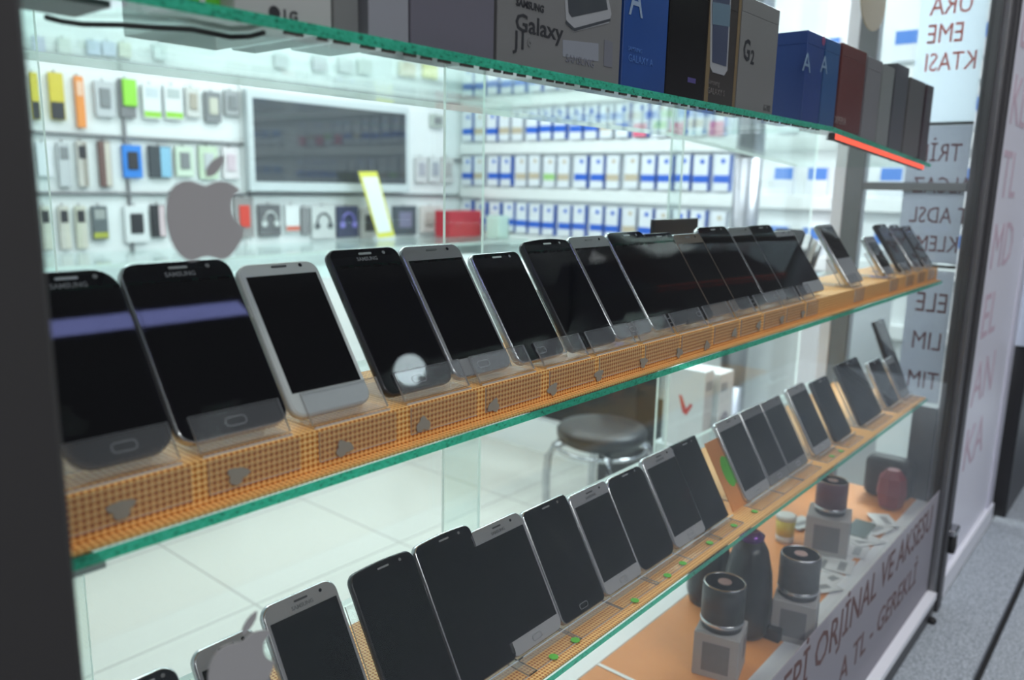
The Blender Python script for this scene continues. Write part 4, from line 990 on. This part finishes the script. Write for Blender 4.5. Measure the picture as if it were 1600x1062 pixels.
YP = 3.975
def pack(u0, v0, u1, v1, col, label, kind='card', col2=None, col3=None, group='packages hanging on the back wall'):
    p0 = at(u0, v0, 1, YP); p1 = at(u1, v1, 1, YP)
    x0, x1, z1, z0 = p0.x, p1.x, p0.z, p1.z
    w_, h_ = x1 - x0, z1 - z0
    r = empty('accessory_pack', (x0, YP, z0), label, 'package', group)
    key = lambda c: cm('pack_%02d_%02d_%02d' % tuple(int(k * 99) for k in c), c, 0.4)
    MB().box((0, 0, 0), (w_, 0.018, h_), bev=0.002).build('carton', key(col), r)
    MB().tube([(w_ / 2, 0.01, h_ - 0.004), (w_ / 2, 0.024, h_ + 0.012)], 0.003, n=6).build('hang_hook', M['alu'], r)
    if col2:
        if kind == 'band': MB().box((0.002, -0.001, h_ * .05), (w_ - .002, 0, h_ * .22)).build('colour_band', key(col2), r)
        elif kind == 'split': MB().box((0.0, -0.001, 0.002), (w_ * .92, 0, h_ * .38)).build('colour_band', key(col2), r)
        elif kind == 'device':
            MB().box((w_ * .22, -0.006, h_ * .25), (w_ * .78, 0, h_ * .8), bev=0.003).build('device', key(col2), r)
        elif kind == 'phones':
            b = MB(); b.tube([(w_ / 2 + w_ * .28 * math.cos(t), -0.004, h_ * .5 + h_ * .28 * math.sin(t)) for t in [math.pi * k / 12 for k in range(13)]], 0.006, n=8)
            b.lathe([(0.018, 0), (0.018, 0.01)], (w_ * .22, -0.008, h_ * .4), axis='y', n=14); b.lathe([(0.018, 0), (0.018, 0.01)], (w_ * .78, -0.008, h_ * .4), axis='y', n=14)
            b.build('headphones', key(col2), r)
        elif kind == 'half': MB().box((w_ * .5, -0.001, 0.004), (w_ - .003, 0, h_ - .004)).build('window_panel', key(col2), r)
    if col3: MB().box((w_ * .15, -0.0015, h_ * .62), (w_ * .85, -0.0005, h_ * .9)).build('print_area', key(col3), r)
    return r
Y_, BK, WH, LG, GY, GN = (0.62, 0.50, 0.05), (0.03, 0.03, 0.035), (0.74, 0.76, 0.77), (0.52, 0.54, 0.56), (0.22, 0.23, 0.24), (0.30, 0.62, 0.06)
P = [
 (45, 112, 65, 187, Y_, 'leftmost yellow pack with black lower band, top row', 'split', BK),
 (75, 112, 104, 188, Y_, 'second yellow pack with black lower band, top row', 'split', BK),
 (116, 118, 136, 200, (0.80, 0.28, 0.06), 'narrow orange pack, top row', None, None, (0.8, 0.5, 0.35)),
 (147, 125, 181, 184, LG, 'grey clear pack with dark cable right of the orange pack', 'device', GY),
 (185, 122, 214, 185, (0.20, 0.20, 0.21), 'lime green pack with grey foot, top row', 'lime', None),
 (222, 130, 253, 187, WH, 'white pack with green foot right of the lime pack', 'band', GN, (0.55, 0.62, 0.66)),
 (256, 132, 287, 188, WH, 'second white pack with green foot, top row', 'band', GN, (0.45, 0.50, 0.5)),
 (290, 135, 314, 184, (0.60, 0.60, 0.58), 'pale pack with small brown device, top row', 'device', (0.40, 0.36, 0.30)),
 (320, 142, 347, 192, GY, 'dark grey pack with cream part near television, top row', 'device', (0.55, 0.54, 0.46)),
 (351, 140, 375, 182, (0.35, 0.36, 0.37), 'grey pack hanging closest left of television, top row', 'device', GY),
 (55, 222, 84, 276, (0.70, 0.72, 0.76), 'pale lilac blank pack, second row left', None, None),
 (89, 222, 114, 292, LG, 'tall light grey pack, second row', None, None, GY),
 (119, 220, 141, 292, (0.55, 0.52, 0.48), 'tall beige pack with black top, second row', 'half', (0.35, 0.32, 0.28), BK),
 (153, 220, 177, 292, (0.16, 0.09, 0.08), 'tall brown and beige pack by the upright, second row', 'half', (0.6, 0.55, 0.48)),
 (191, 226, 224, 278, (0.03, 0.22, 0.70), 'bright blue pack with black print, second row', 'device', BK),
 (232, 227, 270, 278, (0.05, 0.06, 0.07), 'black and light blue pack, second row', 'half', (0.25, 0.50, 0.68)),
 (274, 228, 304, 276, (0.60, 0.70, 0.58), 'white-green pack with dark picture, second row', 'device', GY),
 (311, 228, 342, 280, (0.55, 0.66, 0.50), 'green-framed pack behind apple decal, second row', 'device', LG),
 (348, 230, 374, 280, (0.72, 0.68, 0.70), 'pinkish white pack left of television, second row', 'device', (0.62, 0.50, 0.56)),
 (60, 322, 84, 390, (0.52, 0.50, 0.44), 'beige pack with black header, third row leftmost', 'half', (0.62, 0.6, 0.52), BK),
 (91, 322, 113, 389, (0.56, 0.54, 0.49), 'second beige pack with black header, third row', 'half', (0.62, 0.6, 0.52), BK),
 (117, 322, 139, 388, (0.56, 0.56, 0.46), 'third beige pack with black header, third row', 'half', (0.62, 0.6, 0.52), BK),
 (143, 322, 171, 374, (0.12, 0.14, 0.15), 'dark pack with olive foot by the upright, third row', 'band', (0.40, 0.42, 0.06), (0.35, 0.37, 0.36)),
 (194, 322, 234, 378, WH, 'white pack with black cable device, third row', 'device', BK),
 (236, 320, 262, 370, BK, 'black pack with pink panel, third row', 'half', (0.66, 0.52, 0.55)),
 (366, 308, 398, 370, (0.30, 0.28, 0.28), 'grey pack with bright red parts beside apple decal', 'device', (0.65, 0.06, 0.04)),
 (404, 320, 440, 368, (0.14, 0.14, 0.15), 'dark pack with white earphones under television', 'phones', (0.6, 0.62, 0.62)),
 (446, 320, 469, 362, WH, 'white card with red line under television', 'band', (0.6, 0.15, 0.1)),
 (471, 324, 485, 366, (0.25, 0.25, 0.26), 'narrow dark pack left of the white headphones', None, None),
 (487, 322, 524, 372, (0.60, 0.62, 0.62), 'pale pack with white headphones under television', 'phones', (0.10, 0.11, 0.12)),
 (527, 322, 561, 370, (0.05, 0.06, 0.12), 'dark blue pack with violet round speakers', 'phones', (0.25, 0.22, 0.65)),
 (564, 326, 592, 372, (0.45, 0.44, 0.43), 'grey brown pack behind the yellow strip sign', 'device', BK),
 (615, 322, 651, 366, (0.08, 0.10, 0.12), 'dark pack right of the yellow strip sign', 'device', (0.2, 0.2, 0.3)),
 (657, 322, 690, 362, (0.66, 0.62, 0.60), 'pale pinkish pack left of the red box', 'device', (0.5, 0.45, 0.42)),
 (674, 178, 694, 200, (0.45, 0.50, 0.46), 'small green-grey pack right of television', 'device', GY),
 (650, 245, 668, 285, (0.62, 0.62, 0.63), 'first clear pack in short row right of television', 'device', (0.4, 0.4, 0.45)),
 (671, 245, 689, 285, (0.62, 0.64, 0.65), 'second clear pack in short row right of television', 'device', (0.35, 0.37, 0.42)),
 (692, 245, 709, 285, (0.64, 0.62, 0.62), 'third clear pack in short row right of television', 'device', (0.45, 0.42, 0.42)),
]
for q in P:
    q = list(q) + [None] * (9 - len(q))
    if q[6] == 'lime':
        r = pack(*q[:4], q[4], q[5]); p0 = at(q[0], q[1], 1, YP); p1 = at(q[2], q[3], 1, YP); w_, h_ = p1.x - p0.x, p0.z - p1.z
        MB().box((0.012, -0.012, h_ * .3), (w_ + .004, 0, h_), bev=0.004).build('lime_front', cm('lime_plastic', (0.28, 0.66, 0.05)), r)
    else: pack(q[0], q[1], q[2], q[3], q[4], q[5], q[6], q[7], q[8])
# yellow bordered strip sign leaning over the counter
ys = 3.82
c4 = [at(u, v, 1, ys) for u, v in ((560, 268), (589, 268), (617, 369), (591, 372))]
o = MB().poly([tuple(p) for p in c4], (0, 0.004, 0)).build('strip_sign', mat('yellow_card', (0.72, 0.70, 0.10), 0.5))
cc = sum((Vector(p) for p in c4), Vector()) / 4
inn = []
for p, (fx, fz) in zip(c4, ((.72, .86), (.72, .86), (.72, .86), (.72, .86))):
    d = Vector(p) - cc; inn.append((cc.x + d.x * .80 + (0), ys - 0.001, cc.z + d.z * .84))
MB().poly(inn, (0, 0.0008, 0)).build('white_field', mat('white_card', (0.78, 0.80, 0.82), 0.5), o)
MB().box((c4[3].x - 0.01, ys + 0.001, 0.9551), (c4[2].x + 0.01, ys + 0.04, c4[3].z + 0.012), bev=0.002).build('sign_foot', M['white'], o)
tag(o, 'white strip sign with yellow border tilted before the television', 'sign')
# red box & pale box at the corner
q0 = at(703, 330, 1, 3.7); q1 = at(752, 372, 1, 3.7)
o = MB().box((q0.x, 3.70, 0.955), (q1.x, 3.84, q0.z), bev=0.003).build('red_box', mat('red_carton', (0.55, 0.03, 0.05), 0.4)); tag(o, 'red box standing on counter in the shop corner', 'box')
q0 = at(754, 336, 1, 3.65); q1 = at(785, 372, 1, 3.65)
o = MB().box((q0.x, 3.50, 0.955), (min(q1.x, 4.1), 3.62, q0.z), bev=0.003).build('pale_green_box', mat('mint_carton', (0.55, 0.72, 0.64), 0.4)); tag(o, 'mint green box right of the red corner box', 'box')

# upper rows seen through the top shelf
for i, (u0, u1, col) in enumerate([(50, 72, (0.45, 0.45, 0.62)), (90, 112, (0.6, 0.63, 0.6)), (136, 158, (0.42, 0.48, 0.65)), (160, 182, (0.48, 0.52, 0.68)), (186, 206, (0.62, 0.62, 0.5)), (240, 262, (0.6, 0.66, 0.66)), (430, 452, (0.55, 0.55, 0.58)), (490, 512, (0.55, 0.52, 0.56)), (530, 552, (0.62, 0.62, 0.64)), (560, 582, (0.6, 0.62, 0.6)), (625, 650, (0.66, 0.58, 0.42)), (662, 684, (0.72, 0.70, 0.20))]):
    pack(u0, 52 + u0 * .07, u1, 78 + u0 * .07, col, 'pale pack high on the back wall, %s from the left above the rail' % order[i], group='packages high on the back wall')

# ------------------------------------------------------------------ side wall of boxes
def band(z, z1, label):
    o = MB().box((4.115, 0.45, z), (4.15, 3.98, z1), bev=0.004).build('wall_ledge', M['white']); tag(o, label, 'ledge', 'white ledges between box rows of side wall')
XW = 4.15
rows = [(-0.62, 'lowest'), (-0.315, 'fourth'), (-0.010, 'third'), (0.285, 'second'), (0.585, 'top')]
BLUE = cm('strong_blue_print', (0.02, 0.12, 0.60)); BLUES = cm('blue_carton_side', (0.02, 0.10, 0.48)); WB = cm('white_box_card', (0.76, 0.79, 0.84)); BEI = cm('beige_print', (0.55, 0.46, 0.34)); GRN = cm('green_print_soft', (0.35, 0.62, 0.22)); PK = cm('pink_red_print', (0.75, 0.12, 0.22)); GRYS = cm('grey_carton_side', (0.42, 0.45, 0.52))
rb = random.Random(11)
def make_box(kind):
    w_, h_, d = 0.088, 0.195, 0.040
    r = empty('accessory_box', (0, 0, 0), 'x', 'box', 'x')
    side = {0: 1, 1: 1, 2: 0, 3: 0, 4: 1}[kind]
    b = MB(); b.box((-d, 0, 0), (0, w_, h_), bev=0.0, mats={'-y': 1}); b.build('carton', [WB, BLUES if side else GRYS], r)
    bm2 = {0: BLUE, 1: BLUE, 2: BEI, 3: GRN, 4: PK}[kind]
    z0, z1 = (0.045, 0.085) if kind != 4 else (0.0, 0.075)
    MB().box((-d - 0.0006, 0.0, z0), (-d, w_, z1)).build('colour_band', bm2, r)
    MB().lathe([(0.014, 0), (0.014, 0.0006)], (-d - 0.0006, w_ * .42, h_ - 0.035), axis='x', n=16).build('emblem', BLUE if kind in (0, 1, 4) else BEI, r)
    return r
protos = {}
used = [False] * 5
def put_box(kind, y, z, label, group):
    if not used[kind]: r = protos[kind] = make_box(kind); used[kind] = True
    else:
        r = protos[kind].copy(); C.objects.link(r)
        for ch in protos[kind].children:
            c = ch.copy(); C.objects.link(c); c.parent = r
    r.location = (XW, y, z); r['label'] = label; r['group'] = group
    return r
kn = ['blue-banded', 'blue-banded', 'beige-printed', 'green-printed', 'pink-footed']
ordn = order + ['twenty-first', 'twenty-second', 'twenty-third', 'twenty-fourth', 'twenty-fifth', 'twenty-sixth', 'twenty-seventh', 'twenty-eighth', 'twenty-ninth', 'thirtieth']
for zr_, rn in rows:
    band(H + zr_ - 0.085, H + zr_ - 0.012, 'white ledge under the %s box row of the side wall' % rn)
    if rn == 'lowest': continue
    y = 3.86; k = 0
    while y > 1.92:
        kd = 2 if rb.random() < .14 else (3 if rb.random() < .05 else (4 if (rn == 'second' and y < 2.6) else 0))
        put_box(kd, y, H + zr_ + rb.uniform(-.004, .004), 'white %s box, %s from the corner in the %s row of side wall' % (kn[kd], ordn[k], rn), 'white boxes in the %s row of the side wall' % rn)
        step = 0.112 + rb.choice([0, 0, 0.012, 0.02]); y -= step; k += 1
# rest of the wall, right of the column: smaller boxes with blue upper half
def make_small():
    r = empty('small_accessory_box', (0, 0, 0), 'x', 'box', 'x')
    MB().box((-0.03, 0, 0), (0, 0.105, 0.14)).build('carton', [WB], r)
    MB().box((-0.0306, 0.004, 0.075), (-0.03, 0.101, 0.135)).build('colour_band', cm('mid_blue_print', (0.08, 0.22, 0.62)), r)
    return r
ps = make_small(); n_ = 0
for zr_, rn in ((-0.30, 'lower'), (0.0, 'middle'), (0.31, 'upper'), (0.62, 'topmost')):
    y = 1.60; k = 0
    while y > 0.55:
        if n_ == 0: r = ps
        else:
            r = ps.copy(); C.objects.link(r)
            for ch in ps.children: c = ch.copy(); C.objects.link(c); c.parent = r
        n_ += 1
        r.location = (XW, y, H + zr_ - 0.02); r['label'] = 'small box with blue upper half, %s right of the column in the %s row' % (ordn[k], rn); r['group'] = 'small blue-topped boxes right of the column'
        y -= 0.175; k += 1
# ceiling downlights
for i, (x, y) in enumerate(((3.3, 1.25), (3.3, 2.4), (1.9, 2.2), (1.9, 3.3), (0.5, 2.2), (0.5, 3.3))):
    r = empty('downlight', (x, y, 2.70), 'round white ceiling downlight, %s counting from the column' % order[i], 'ceiling light', 'round downlights in the shop ceiling')
    b = MB(); b.lathe([(0.085, 0), (0.10, -0.012), (0.075, -0.014)], n=32, cap=False); b.build('ring', M['white'], r)
    MB().lathe([(0.076, -0.010), (0.076, -0.006)], n=32).build('lamp_disc', cm('lamp_glow', (1, 1, 1), emit=(0.95, 1, 1), est=7), r)
